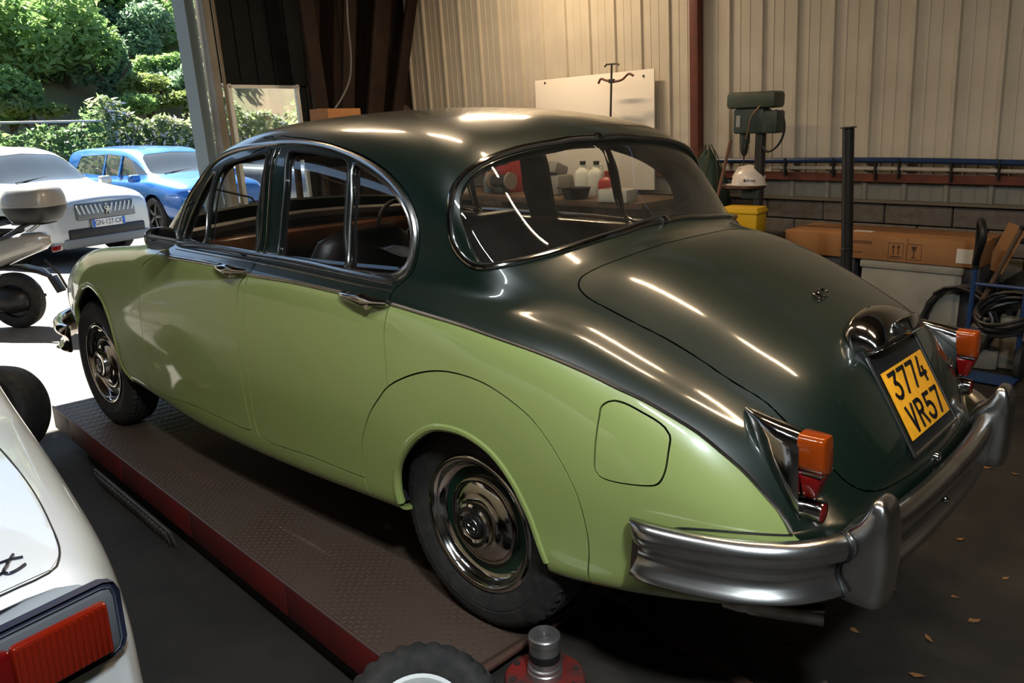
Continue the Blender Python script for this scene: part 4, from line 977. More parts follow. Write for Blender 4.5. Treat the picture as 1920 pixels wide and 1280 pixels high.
# rod with cross handle standing in front of the board
q = at_y(1147, 120, WY+.30); o = empty('clamp_rod', (q.x, q.y, BZ), 0, 'thin steel rod with crossbar handles before the white board', 'rod')
h = q.z-BZ; B().cyl((.03, 0, 0), (0, 0, h), .010, n=8).build('rod', STEEL, o)
B().tube([(-.085, .0, h-.012), (-.06, 0, h), (.06, 0, h), (.085, 0, h-.02)], .009, 8).build('top_handle', STEEL, o)
B().tube(catmull([(.16, 0, h-.17), (.13, 0, h-.13), (.07, 0, h-.145), (0, 0, h-.16), (-.12, 0, h-.15), (-.20, 0, h-.10), (-.25, 0, h-.12)], 4), .011, 8).build('cross_arm', mat('rusty arm', (.11, .035, .018), .6), o)
B().box((.0, 0, h-.155), (.06, .03, .04), None, .006).build('clamp_block', STEEL, o)
def jug(px, m, mc, lab, w=.16, hgt=.30, y=-4.25, grp=None, name='plastic_jug'):
    p = at_y(px, 360, y); o = empty(name, (p.x, y, BZ), .3, lab, 'jug', grp); R = []
    for z, k in ((0, .92), (.01, 1), (hgt*.68, 1), (hgt*.80, .86), (hgt*.88, .45), (hgt*.95, .32), (hgt, .32)):
        R.append([Vector((w/2*k*math.copysign(abs(math.cos(q))**.6, math.cos(q)), w*.38*k*math.copysign(abs(math.sin(q))**.6, math.sin(q)), z)) for q in [2*math.pi*i/16 for i in range(16)]])
    B().rings(R).build('body', m, o, 50)
    B().cyl((0, 0, hgt), (0, 0, hgt+.035), w*.19, n=14).build('cap', mc, o)
    B().tube([(-w*.12, 0, hgt*.95), (-w*.36, 0, hgt*1.0), (-w*.42, 0, hgt*.85), (-w*.38, 0, hgt*.72)], .012, 8).build('handle', m, o)
    return o
WPL = mat('milky plastic', (.62, .60, .52), .45); RPL = mat('red plastic', (.30, .02, .014), .4)
jug(1093, WPL, BLACK, 'white plastic jug with black cap left on the workbench', y=-4.32); jug(1118, WPL, BLACK, 'white plastic jug with black cap beside the red can', y=-4.36)
jug(1139, RPL, RPL, 'red plastic can on the workbench', .17, .22, -4.18, name='fuel_can')
def crate(name, px, py, y, d, m, lab, cat, rz=.1, z=BZ):
    p = at_y(px, py, y); o = empty(name, (p.x, y, z), rz, lab, cat); t = .012
    B().box((0, 0, t/2), (d[0], d[1], t)).build('base', m, o)
    for s in (-1, 1): B().box((s*(d[0]/2-t/2), 0, d[2]/2), (t, d[1], d[2]), None, .003).build('side', m, o); B().box((0, s*(d[1]/2-t/2), d[2]/2), (d[0]-2*t, t, d[2]), None, .003).build('side', m, o)
    return o
GREYM = mat('grey machine paint', (.20, .19, .17), .5)
tag(B().box((0, 0, .10), (.34, .30, .20), None, .02, taper=(.9, .8)).box((0, .02, .25), (.24, .2, .12), Matrix.Rotation(.35, 3, 'X'), .02).build('bench_machine', GREYM), 'grey machine housing on the workbench', 'machine').location = (at_y(1040, 350, -4.3).x, -4.3, BZ)
crate('tub', 1158, 370, -3.95, (.30, .2, .11), mat('white tub', (.5, .48, .42), .5), 'white open plastic tub at the front of the workbench', 'tub')
o = empty('drain_pan', (at_y(1080, 380, -3.98).x, -3.98, BZ), 0, 'black round drain pan on the workbench', 'pan'); B().lathe([(0, 0), (.11, 0), (.14, .10), (.15, .105), (.135, .10), (.105, .012), (0, .012)], 28).build('bowl', BLACK, o); B().tube([(.13, 0, .09), (.19, 0, .10), (.20, .04, .10), (.14, .04, .095)], .008, 6).build('grip', BLACK, o)
p = at_y(948, 275, -4.35); o = empty('red_cabinet', (p.x, -4.35, BZ), 0, 'red tool cabinet at the far end of the workbench', 'cabinet')
B().box((0, 0, .22), (.40, .32, .44), None, .01).build('body', RPL, o)
for k in range(3): d = B().box((0, .165, .08+k*.14), (.36, .012, .12), None, .004).build('drawer', RPL, o); B().box((0, .18, .10+k*.14), (.14, .012, .012)).build('handle', CHROME_OLD, d)
p = at_y(915, 365, -4.1); o = empty('spray_bottle', (p.x, -4.1, BZ), .4, 'blue grey spray bottle on the workbench', 'bottle'); B().lathe([(0, 0), (.045, 0), (.047, .02), (.047, .15), (.025, .19), (.018, .21), (.018, .23)], 20).build('body', mat('blue grey plastic', (.12, .16, .18), .4), o); B().box((.015, 0, .25), (.07, .025, .04), None, .006).build('trigger_head', BLACK, o)
p = at_y(940, 350, -4.05); o = empty('bench_grinder', (p.x, -4.05, BZ), 0, 'dark bench grinder beside the red cabinet', 'grinder'); B().cyl((-.10, 0, .14), (.10, 0, .14), .065, n=24).build('motor', STEEL, o); B().box((0, 0, .04), (.14, .12, .08), None, .01).build('base', STEEL, o)
for s in (-1, 1): B().cyl((s*.12, 0, .14), (s*.15, 0, .14), .09, n=28).build('wheel', mat('grey stone', (.2, .16, .13), .9), o)
p = at_y(868, 378, -4.0); o = empty('small_carton', (p.x, -4.0, BZ), .2, 'small white carton near the bench end', 'carton'); B().box((0, 0, .06), (.2, .15, .12), None, .003).build('body', mat('white card', (.5, .48, .43), .7), o); B().box((0, 0, .122), (.2, .03, .003)).build('tape', CARD, o)
# brown carton and round helmet-like lamp at the far corner
p = at_x(628, 204, 5.7); o = empty('brown_carton', (5.7, p.y, FZ), .05, 'brown carton standing on a tall dark rack by the front wall', 'carton'); bh = 1.62-.35-FZ
o.location.z = p.z-.34; B().box((0, 0, .17), (.30, .42, .34), None, .004).build('body', CARD, o); B().box((0, 0, .341), (.05, .42, .003)).build('tape', mat('pale tape', (.4, .25, .12), .5), o)
rk = empty('storage_rack', (5.7, p.y, FZ), .05, 'dark storage rack under the brown carton', 'rack'); zt = p.z-.34-FZ
B().box((0, 0, zt-.02), (.5, .8, .04)).build('shelf', DKWOOD, rk); B().box((0, 0, zt*.5), (.5, .8, .03)).build('shelf', DKWOOD, rk)
for sx in (-.22, .22):
    for sy in (-.37, .37): B().box((sx, sy, zt/2-.02), (.05, .05, zt-.04)).build('post', DKWOOD, rk)
p = at_y(757, 200, -4.3); o = empty('round_drum', (p.x, -4.3, 1.30), 0, 'dark round drum lid above the saloon roof line', 'drum'); rr = 22/1533*8.2
B().lathe([(0, -.35), (rr, -.35), (rr, .30), (rr*.9, .38), (rr*.6, .44), (rr*.2, .47), (0, .475)], 28).build('body', mat('dark drum paint', (.03, .025, .022), .5, noise=(8, (.07, .05, .04), .6)), o)
o.location.z = p.z-.45
sd = empty('drum_stand', (p.x, -4.3, FZ), 0, 'dark stand under the round drum', 'stand'); hz = p.z-.80-FZ; B().box((0, 0, hz-.02), (.5, .5, .04)).build('top', DKWOOD, sd)
for sx in (-.2, .2):
    for sy in (-.2, .2): B().box((sx, sy, hz/2-.02), (.06, .06, hz-.04)).build('leg', DKWOOD, sd)
# leaning timbers and a hanging cable in the dark corner
for k, (a, b, w) in enumerate((((535, -40), (600, 215), .17), ((625, -40), (648, 215), .16), ((690, -40), (700, 215), .22), ((748, -40), (742, 215), .14))):
    A, Bq = at_x(*a, 6.52), at_x(*b, 6.25); d = (Bq-A); L = (FZ-A.z)/d.z; E_ = A+d*L
    o = tag(B().box((0, 0, 0), (.045, w, (A-E_).length), None, .005).build('timber_plank', DKWOOD), ['inclined dark timber plank next to the glazed panel', 'dark timber plank behind the hanging cable', 'broad dark timber plank in the corner', 'dark timber plank nearest the pale cladding'][k], 'plank', 'timber planks in the front corner')
    o.matrix_world = frame_at((A+E_)/2, (-1, 0, 0), (A-E_).normalized().cross(Vector((-1, 0, 0))))
cp = [at_x(*q, 5.95) for q in [(648, -60), (652, 40), (658, 110), (655, 150), (640, 185), (628, 203)]]
tag(B().tube(catmull(cp, 5), .011, 8).build('hanging_cable', mat('grey cable', (.09, .09, .085), .5)), 'grey cable hanging down to the brown carton', 'cable')

# pillar drill
DG = mat('drill green', (.028, .045, .036), .45, noise=(9, (.05, .06, .045), .6)); DGL = mat('drill cover', (.045, .06, .040), .5, noise=(9, (.09, .085, .06), .6))
dy = -4.05; pc0 = at_y(1418, 300, dy); o = empty('drill_press', (pc0.x, dy, FZ), 0, 'dark green pillar drill with a round table', 'drill')
def LZ(py): return at_y(1415, py, dy).z-FZ
zt0, zt1, zh, zq, ztab = LZ(172), LZ(203), LZ(250), LZ(280), LZ(347)
B().box((.03, 0, (zt0+zt1)/2), (.42, .20, zt0-zt1), None, .03).build('belt_cover', DGL, o)
B().box((.05, 0, (zt1+zh)/2), (.26, .16, zt1-zh), None, .02).build('head', DG, o)
B().box((-.12, 0, (zt1+zh)/2-.01), (.15, .15, (zt1-zh)*.9), None, .02).build('motor', DG, o)
B().cyl((.11, 0, zh+.02), (.11, 0, zh-.08), .042, n=18).build('quill', DG, o)
B().lathe([(.030, zh-.08), (.034, zh-.10), (.028, zh-.15), (.012, zh-.18), (.006, zh-.185), (.005, zh-.25), (0, zh-.26)], 18, Matrix.Translation((.11, 0, 0))).build('chuck', STEEL, o)
B().cyl((-.03, 0, 0), (-.03, 0, zt1), .042, n=20).build('column', STEEL, o)
B().lathe([(0, 0), (.20, 0), (.20, .03), (.08, .06), (.05, .07)], 28, Matrix.Translation((-.0, 0, 0))).build('base', DG, o)
B().lathe([(0, ztab-.03), (.17, ztab-.03), (.185, ztab-.02), (.185, ztab), (0, ztab)], 36, Matrix.Translation((.11, 0, 0))).build('table', mat('rusty table', (.10, .05, .03), .5, .4), o)
B().box((.02, 0, ztab-.07), (.16, .10, .08), None, .01).build('table_bracket', DG, o)
B().tube([(-.06, .09, zt1+.02), (.0, .12, zt1-.06), (.03, .13, zh-.04)], .007, 6).build('feed_lever', mat('worn brass lever', (.16, .10, .05), .4, .5), o)
B().box((.13, .083, (zt1+zh)/2), (.035, .006, .09)).build('depth_scale', mat('pale scale', (.30, .30, .27), .5), o)
B().tube(catmull([(-.17, .05, zt1-.02), (-.24, .06, zt1-.08), (-.25, .06, zh-.0), (-.20, .06, zh-.10), (-.12, .06, zh-.14), (-.08, .06, zh-.10)], 5), .009, 8).build('power_cord', BLACK, o)
# hard hat on the drill table
hp = at_y(1400, 345, dy+.05); o = empty('hard_hat', (hp.x, dy+.02, FZ+ztab+.001), .35, 'white hard hat lying on the drill table', 'hard hat')
HAT = mat('white hat plastic', (.66, .58, .50), .35, 0, .5, .4)
R = []
for z, a, b in ((0, .150, .125), (.006, .152, .127), (.012, .138, .113), (.05, .132, .108), (.09, .115, .095), (.12, .085, .072), (.138, .05, .045), (.145, .012, .012)): R.append([Vector((a*math.cos(q)+(.03*math.cos(q) if (z < .01 and math.cos(q) > 0) else 0), b*math.sin(q), z)) for q in [2*math.pi*k/32 for k in range(32)]])
B().rings(R).build('shell', HAT, o, 50)
B().tube([(-.125, 0, .06), (-.08, 0, .135), (0, 0, .152), (.08, 0, .135), (.125, 0, .06)], .012, 8).build('ridge', HAT, o)
lgm = frame_at((-.02, .118, .045), (-1, 0, 0), (0, -.1, 1)); b = B().lathe([(.010, 0), (.010, .004), (0, .004)], 14, lgm @ Matrix.Translation((-.035, 0, 0)))
for k in range(5): b.box(lgm @ Vector((-.012+k*.014, 0, .001)), (.009, .004, .010))
b.build('logo_print', mat('dark print', (.03, .03, .05), .5), o)
# stick, dark green net bag at the column, yellow box
sp0, sp1 = at_y(1370, 262, -3.9), at_y(1340, 400, -3.85)
d = sp1-sp0; e = sp0+d*((FZ-sp0.z)/d.z); o = empty('broom', tuple(e), 0, 'wooden broom leaning beside the hard hat', 'broom')
B().cyl((0, 0, .10), tuple(sp0-e), .013, n=10).build('handle', mat('broom wood', (.16, .075, .04), .6), o); B().box((0, 0, .08), (.30, .05, .05), None, .006).build('head', DKWOOD, o); B().box((0, 0, .03), (.28, .045, .06)).build('bristles', mat('bristle', (.06, .04, .02), .9), o)
gb = at_y(1325, 345, -4.35); o = empty('net_bag', (gb.x, -4.35, FZ), 0, 'dark green bag of netting propped against the red column', 'bag')
R = []; random.seed(4)
for z, w in ((0, .05), (.06, .18), (.25, .24), (.55, .24), (.80, .19), (.94, .09), (1.0, .03)):
    z *= gb.z+.30-FZ; R.append([Vector((w*(1+.18*random.uniform(-1, 1))*math.cos(q), .6*w*(1+.18*random.uniform(-1, 1))*math.sin(q), z)) for q in [2*math.pi*k/22 for k in range(22)]])
B().rings(R).build('net', mat('green netting', (.010, .028, .016), .7, bump=(55, .9)), o, None)
for k in range(7): B().tube(catmull([R[1+i % 6][(k*3+i) % 22]*1.03 for i in range(6)], 3), .005, 5).build('strand', mat('brown cord', (.06, .05, .02), .8), o)
yb0, yb1 = at_y(1362, 391, -3.6), at_y(1437, 391, -3.6)
YEL = mat('yellow plastic', (.62, .36, .008), .45); zyb = at_y(1400, 432, -3.6).z-.02
o = empty('yellow_box', ((yb0.x+yb1.x)/2+.03, -3.62, zyb), .12, 'yellow plastic box on the low cabinet', 'box')
yw = .29; B().box((0, 0, .10), (yw, .22, .20), None, .008).build('body', YEL, o); B().box((0, 0, yb0.z-zyb-.012), (yw+.02, .24, .024), None, .005).build('lid', YEL, o)
ys = empty('low_cabinet', ((yb0.x+yb1.x)/2+.03, -3.62, FZ), 0, 'low dark cabinet below the yellow box', 'cabinet'); hh = zyb-FZ
B().box((0, 0, hh/2), (.5, .45, hh), None, .008).build('body', mat('dark cabinet', (.03, .027, .024), .6), ys)
for s in (-1, 1): d = B().box((s*.12, .228, hh/2), (.22, .012, hh-.08), None, .004).build('door', mat('dark cabinet'), ys); B().box((s*.04, .240, hh*.6), (.012, .012, .09)).build('handle', CHROME_OLD, d)
# long cardboard box on a pale chest
cy = -4.0
bl, brr = at_y(1487, 432, cy), at_y(1857, 500, cy); x0, x1 = bl.x, at_y(1852, 470, cy).x; ztop = at_y(1640, 440, cy+.1).z; zbot = at_y(1690, 492, cy+.15).z
o = empty('long_carton', ((x0+x1)/2, cy-.12, zbot), 0, 'long brown cardboard box lying on the pale chest', 'cardboard box')
CW, CH = abs(x0-x1), ztop-zbot
B().box((0, 0, CH/2), (CW, .55, CH), None, .012).build('body', CARD, o)
B().box((-CW*.16, .277, CH/2), (.004, .004, CH*.98)).build('seam', mat('card seam', (.16, .07, .025), .8), o)
B().box((.16, .06, CH+.001), (.14, .09, .002)).build('label', mat('paper', (.55, .50, .42), .7), o); B().box((-CW/2+.10, .277, CH*.45), (.10, .003, CH*.55)).build('label', mat('paper'), o)
B().box((0, 0, CH+.0015), (CW, .05, .003)).build('tape', mat('brown tape', (.22, .10, .035), .35), o)
INK = mat('card ink', (.05, .02, .01), .7)
def cface(x, z): return Vector((x, .2775, z))
b = B()
for k in range(2):                                                       # printed marks: arrows up, glass
    xx = -.13-k*.035; b.box(cface(xx, CH*.46), (.007, .002, .055)); b.geom([cface(xx+u, CH*.46+v) for u, v in ((-.014, .022), (.014, .022), (0, .046))], [(0, 1, 2)])
b.box(cface(-.147, CH*.46-.042), (.07, .002, .006))
b.geom([cface(-.27+u, CH*.46+v) for u, v in ((-.018, .04), (.018, .04), (.012, .010), (-.012, .010))], [(0, 1, 2, 3)]).box(cface(-.27, CH*.46-.012), (.006, .002, .05)).box(cface(-.27, CH*.46-.038), (.03, .002, .006))
for xx in (-.147, -.27):
    for s in (-1, 1): b.box(cface(xx+s*.05, CH*.46), (.002, .002, .11)); b.box(cface(xx, CH*.46+s*.055), (.10, .002, .002))
b.build('printed_marks', INK, o)
b = B().box(cface(.10, CH*.72), (.15, .002, .022)).box(cface(.17, CH*.30), (.17, .002, .010)); b.build('printed_text_lines', mat('faint card ink', (.15, .065, .024), .8), o)
px0, px1 = at_y(1638, 495, cy+.1), at_y(1800, 500, cy+.1)
o = empty('pale_chest', ((px0.x+px1.x)/2+.02, cy-.12, FZ), 0, 'pale grey steel chest supporting the long carton', 'chest'); hh = zbot-FZ
PCH = mat('pale chest paint', (.27, .25, .20), .6, noise=(5, (.18, .16, .12), .8))
cwid = px0.x-px1.x+.1; B().box((0, 0, hh/2), (cwid, .52, hh), None, .008).build('body', PCH, o); B().box((0, .005, hh-.03), (cwid+.02, .54, .05), None, .006).build('lid', PCH, o)
B().box((-cwid/2+.03, .262, hh/2), (.02, .006, hh-.1)).build('corner_strip', GREYM, o)
s2 = empty('dark_chest', (x0-.30, cy-.12, FZ), 0, 'dark chest under the left end of the carton', 'chest'); B().box((0, 0, hh/2), (.5, .5, hh), None, .008).build('body', mat('dark chest', (.03, .032, .035), .6), s2); B().box((0, .255, hh-.06), (.46, .012, .08), None, .004).build('drawer', mat('dark chest'), s2)
s3 = empty('steel_crate', (x1+.05, cy-.12, FZ), 0, 'dark steel crate under the right end of the carton', 'crate'); B().box((0, 0, hh/2), (.10, .5, hh), None, .008).build('body', mat('dark chest'), s3); B().box((0, .255, hh-.06), (.09, .012, .08), None, .004).build('rim', mat('dark chest'), s3)
# black flanged tube standing free
tp0, tp1 = at_y(1605, 238, -3.05), at_y(1640, 238, -3.05); r_ = abs(tp0.x-tp1.x)/2*.62; tx = (tp0.x+tp1.x)/2; tz = tp0.z
o = empty('flanged_tube', (tx, -3.05, FZ), 0, 'black steel tube with a thin flange on top', 'tube'); o.rotation_euler = (-.045, .047, 0); BT = mat('black tube paint', (.012, .011, .010), .4, noise=(12, (.022, .018, .015), .6))
B().lathe([(r_*.88, 0), (r_, 0), (r_, tz-FZ), (r_*.88, tz-FZ), (r_*.88, 0)], 28, Matrix.Rotation(0, 4, 'X')).build('tube', BT, o)
B().lathe([(r_*.9, tz-FZ), (r_*1.4, tz-FZ), (r_*1.4, tz-FZ+.006), (r_*.9, tz-FZ+.006)], 28, None, close_prof=True).build('top_flange', BT, o); B().lathe([(0, 0), (.11, 0), (.11, .012), (r_, .012)], 28).build('foot_flange', BT, o)
B().lathe([(r_, .62-FZ), (r_*1.05, .622-FZ), (r_*1.05, .630-FZ), (r_, .632-FZ)], 28).build('weld_ring', BT, o)
# blue sack truck
BLU = mat('blue trolley paint', (.012, .035, .10), .4); tx = at_y(1815, 610, -3.55).x; o = empty('sack_truck', (tx, -3.55, FZ), 0, 'blue sack truck with black looped handles', 'sack truck')
ht = at_y(1838, 410, -3.55).z-FZ; dxh = at_y(1838, 430, -3.55).x-tx
for s in (0, -.30):
    B().tube([(0+s, 0, .16), (dxh*.5+s, 0, ht*.5), (dxh*.75+s, 0, ht-.30)], .016, 10).build('upright', BLU, o)
    B().tube(catmull([(dxh*.75+s, 0, ht-.32), (dxh*.8+s, 0, ht-.12), (dxh*.95+s, .02, ht-.02), (dxh*1.1+s-.03, .10, ht-.01), (dxh*1.2+s-.06, .16, ht-.09), (dxh*1.0+s-.03, .10, ht-.20), (dxh*.8+s, .02, ht-.28)], 4), .021, 10).build('grip', BLACK, o)
    B().lathe([(.0, -.025), (.10, -.025), (.125, -.015), (.125, .015), (.10, .025), (0, .025)], 24, frame_at((s*1.25+.06, -.06, .125), (0, 1, 0), (0, 0, 1))).build('wheel', RUBBER, o)
for zz in (.3, .6): B().tube([(0, 0, zz), (-.30, 0, zz)], .012, 8).build('crossbar', BLU, o)
B().box((-.15, .10, .02), (.36, .22, .008)).build('toe_plate', BLU, o)
# jerrycans, hose coils and cleaner at the right edge
def jerry(px, py, y, lab, w=.20, hgt=.30):
    p = at_z(px, py, FZ); o = empty('jerrycan', (p.x, p.y, FZ), .2, lab, 'jerrycan', 'pale jerrycans on the floor'); JM = mat('dull jerrycan', (.20, .18, .14), .55, noise=(6, (.14, .12, .09), .7))
    B().box((0, 0, hgt/2), (w, .15, hgt), None, .03).build('body', JM, o); B().cyl((w*.25, 0, hgt-.01), (w*.25, 0, hgt+.035), .03, n=14).build('cap', BLACK, o); B().tube([(-w*.35, 0, hgt-.01), (-w*.3, 0, hgt+.035), (w*.05, 0, hgt+.035), (w*.1, 0, hgt-.01)], .012, 8).build('handle', JM, o)
jerry(1838, 688, 0, 'dull white jerrycan under the hose coils beside the sack truck'); jerry(1902, 690, 0, 'pale jerrycan at the right edge of the picture', .24, .36)
def coil(name, c, r, n, lab, m, ax):
    P = []; z = Vector(ax).normalized(); x = z.orthogonal().normalized(); y = z.cross(x)
    for k in range(n*18+1): q = 2*math.pi*k/18; rr = r*(1+.05*math.sin(k*.9)); P.append(Vector(c)+x*(rr*math.cos(q))+y*(rr*math.sin(q))+z*(.02*k/18))
    return tag(B().tube(P, .013, 6).build(name, m), lab, 'hose')
HB = mat('black hose', (.010, .009, .009), .45)
p = at_y(1800, 600, -3.75); coil('hose_coil', (p.x, -3.78, .06), .24, 4, 'coil of black hose leaning behind the sack truck', HB, (.25, 1, .15))
p = at_y(1897, 590, -3.6); coil('cable_coil', (p.x, -3.55, p.z-.02), .17, 5, 'coil of black cable draped over the cleaner', HB, (.2, .5, 1))
p = at_y(1905, 500, -4.32); o = empty('shop_vacuum', (p.x-.16, -4.32, FZ), 0, 'dark workshop vacuum cleaner with ribbed drum', 'vacuum cleaner'); VM = mat('dark vacuum plastic', (.016, .018, .016), .5)
zz = p.z-FZ; B().lathe([(0, .05), (.22, .05), (.24, .10), (.24, zz-.28), (.25, zz-.26), (.25, zz-.20), (.22, zz-.10), (.12, zz-.02), (0, zz)], 28).build('drum', VM, o)
for k in range(4): B().lathe([(.241, .2+k*.08), (.248, .205+k*.08), (.248, .225+k*.08), (.241, .23+k*.08)], 28).build('drum_rib', VM, o)
B().tube(catmull([(.2, .05, zz-.2), (.32, .1, zz-.02), (.30, .12, zz+.16), (.15, .1, zz+.20), (-.1, .1, zz+.12)], 5), .02, 8).build('suction_hose', VM, o)
for k in range(3): B().lathe([(0, 0), (.04, .0), (.04, .05), (0, .05)], 12, Matrix.Translation((.17*math.cos(k*2.1), .17*math.sin(k*2.1), 0))).build('caster', BLACK, o)
a_, b_ = at_y(1915, 430, -3.6), at_y(1800, 640, -3.6); d = b_-a_; e = a_+d*((FZ-a_.z)/d.z)
o = empty('wooden_stick', tuple(e), 0, 'brown wooden handle leaning across the sack truck', 'stick'); B().cyl((0, 0, .01), tuple(a_-e), .015, n=10).build('shaft', mat('brown stick', (.085, .05, .028), .6), o); B().cyl(tuple((a_-e)), tuple((a_-e)*1.02), .017, n=10).build('end_cap', BLACK, o)
b0 = at_y(1885, 440, -4.1); o = empty('card_flap', (b0.x, -4.15, b0.z-.25), .2, 'tilted piece of cardboard above the vacuum cleaner', 'cardboard'); B().box((0, 0, .15), (.12, .01, .34), Matrix.Rotation(math.radians(-20), 3, 'Y')).build('sheet', CARD, o); B().box((.03, -.03, .02), (.12, .05, .01)).build('fold', CARD, o)
# dead leaves
LEAF = mat('dead leaf', (.17, .075, .022), .8); random.seed(11)
lm = mesh('dead_leaf', [(-.03, 0, .004), (-.012, .014, .010), (.012, .012, .004), (.034, 0, .012), (.012, -.013, .006), (-.012, -.012, .003), (0, 0, .0)], [(0, 6, 1), (1, 6, 2), (2, 6, 3), (3, 6, 4), (4, 6, 5), (5, 6, 0)], None); lm.materials.append(LEAF)
for px, py in ((1602, 1184), (1741, 1199), (1668, 1105), (1800, 1012), (1850, 878), (1905, 742), (1720, 1268), (1885, 1085), (1640, 905), (1826, 1165), (1480, 1215), (1790, 1120), (1870, 800), (1905, 890)):
    p = at_z(px, py, FZ); o = add('dead_leaf', lm); o.location = (p.x, p.y, FZ+.001); o.rotation_euler.z = random.uniform(0, 6); s = random.uniform(.45, .9); o.scale = (s, s, s)
    tag(o, 'small brown dead leaf on the dark floor', 'leaf', 'dead leaves behind the saloon')

# ------------------------------------------------------------------ loose tyres
def loose_tyre(name, c, axis, R, w, rimr, rim_m, lab, tread):
    o = empty(name, tuple(c), 0, lab, 'tyre'); M = frame_at((0, 0, 0), Vector(axis).orthogonal(), Vector(axis).cross(Vector(axis).orthogonal()))
    n = 90; tp = half_profile([(rimr, w*.42), (rimr+.012, w*.47), (rimr+(R-rimr)*.5, w*.52), (R-.03, w*.49), (R-.012, w*.44), (R-.003, w*.36), (R, w*.22), (R-(.006 if tread else 0), w*.20), (R-(.006 if tread else 0), w*.14), (R+.001, w*.12)])
    V = []; F = []; m = len(tp)
    for i, (r, h) in enumerate(tp):
        for k in range(n):
            rr = r-(.008 if (tread and k % 3 == 0 and abs(h) > w*.2 and r > R-.02) else 0); q = 2*math.pi*k/n; V.append((rr*math.cos(q), rr*math.sin(q), h))
    for i in range(m-1):
        for k in range(n): F.append((i*n+k, i*n+(k+1) % n, (i+1)*n+(k+1) % n, (i+1)*n+k))
    B().geom(V, F, M).build('tyre', RUBBER, o, 30)
    B().lathe([(rimr, w*.42), (rimr+.004, w*.45), (rimr-.006, w*.44), (rimr-.014, w*.36), (rimr-.02, w*.2), (rimr*.6, w*.12), (0, w*.12)], 48, M).build('rim', rim_m, o, 40)
    B().lathe([(rimr, -w*.42), (rimr+.004, -w*.45), (rimr-.012, -w*.36), (rimr-.02, .0)], 48, M).build('rim_inner', rim_m, o, 40)
    return o
loose_tyre('slick_wheel_assembly', (3.30, 1.14, FZ+.262), (-.42, .62, .22), .250, .22, .15, mat('grey alloy', (.35, .34, .32), .35, .7), 'wide smooth tyre standing at the front end of the lift', False)
c = at_z(752, 1272, -.02); loose_tyre('treaded_wheel_assembly', (c.x-.19, c.y+.085, FZ+.172), (-.42, .50, .72), .225, .165, .135, mat('white rim', (.62, .62, .60), .4), 'old treaded tyre with white rim at the bottom edge', True)

# ------------------------------------------------------------------ other vehicles: a general half-section loft
def loft_half(ST_, ns, X, sig=6):
    xs = np.array([s[0] for s in ST_]); K = len(ST_[0])-1
    def key(s, k): return s[k+1] if k < K-1 else (0.0, s[K])
    rows = []
    kk = [[pchip(xs, np.array([key(s, k)[c] for s in ST_]), np.array(X)) for c in range(2)] for k in range(K)]
    for i, x in enumerate(X):
        P = [Vector((kk[k][0][i], kk[k][1][i])) for k in range(K)]; Q = [P[0]*2-P[1]]+P+[Vector((-P[-2].x, P[-2].y))]; out = []
        for j in range(K-1):
            p0, p1, p2, p3 = Q[j:j+4]; d1, d2, d3 = [max((b-a).length, 1e-5)**.5 for a, b in ((p0, p1), (p1, p2), (p2, p3))]
            m1 = (p2-p1)+((p1-p0)/d1-(p2-p0)/(d1+d2))*d2; m2 = (p2-p1)+((p3-p2)/d3-(p3-p1)/(d2+d3))*d2
            for n in range(ns): t = n/ns; out.append(p1*(2*t**3-3*t*t+1)+m1*(t**3-2*t*t+t)+p2*(3*t*t-2*t**3)+m2*(t**3-t*t))
        out.append(P[-1]); rows.append([(x, max(0, p.x), p.y) for p in out])
    G = np.array(rows)
    for _ in range(sig):
        H = G.copy(); H[1:-1, :, 1:] = G[1:-1, :, 1:]*.5+(G[:-2, :, 1:]+G[2:, :, 1:])*.25; G = H
    G[:, -1, 1] = 0
    b = bmesh.new(); vs = [[b.verts.new(p) for p in r] for r in G]
    for i in range(len(vs)-1):
        for j in range(len(vs[0])-1): b.faces.new((vs[i][j], vs[i][j+1], vs[i+1][j+1], vs[i+1][j]))
    for e, rev in ((0, True), (-1, False)):
        # flat end faces, filled in strips down to the centre line
        r = vs[e]; m = len(r); low = [b.verts.new((v.co.x, 0, v.co.z)) for v in r[:-1]]+[r[-1]]
        for j in range(m-1):
            q = [r[j], r[j+1], low[j+1], low[j]] if j < m-2 else [r[j], r[j+1], low[j]]
            b.faces.new(q[::-1] if rev else q)
    b.normal_update(); return b
def regions(b, regs):
    """regs: ordered {name: fn}; the last that is negative wins"""
    for fn in regs.values(): cut(b, fn)
    b.faces.ensure_lookup_table(); b.normal_update(); c = np.array([f.calc_center_median()[:] for f in b.faces]); L = np.full(len(c), 'body', dtype=object)
    for n, fn in regs.items(): L[fn(c) < 0] = n
    return L
def piece(b, L, name, push=0.0, both=True):
    out = bmesh.new(); mp = {}; m2 = {}
    for f, l in zip(b.faces, L):
        if l != name: continue
        for v in f.verts:
            if v not in mp: mp[v] = out.verts.new(v.co-v.normal*push); m2[v] = (mp[v] if abs(v.co.y) < 1e-5 else out.verts.new((mp[v].co.x, -mp[v].co.y, mp[v].co.z))) if both else None
        try:
            out.faces.new([mp[v] for v in f.verts])
            if both: out.faces.new([m2[v] for v in f.verts][::-1])
        except ValueError: pass
    return from_bm(out, name, 50)
def poly_fn(P, ax, cond): p = np.array(P); return lambda c: np.where(cond(c), sdist(p, c[:, ax]), 1)
def circ(cx, cz, r): return [(cx+r*math.cos(q), cz+r*math.sin(q)) for q in np.linspace(0, 2*math.pi, 41)[:-1]]
GLZ = mat('parked car glass', (.05, .06, .065), .03, 0, .8, 1.0)
LAMPW = mat('headlamp glass', (.55, .58, .60), .08, 0, .5, .8)
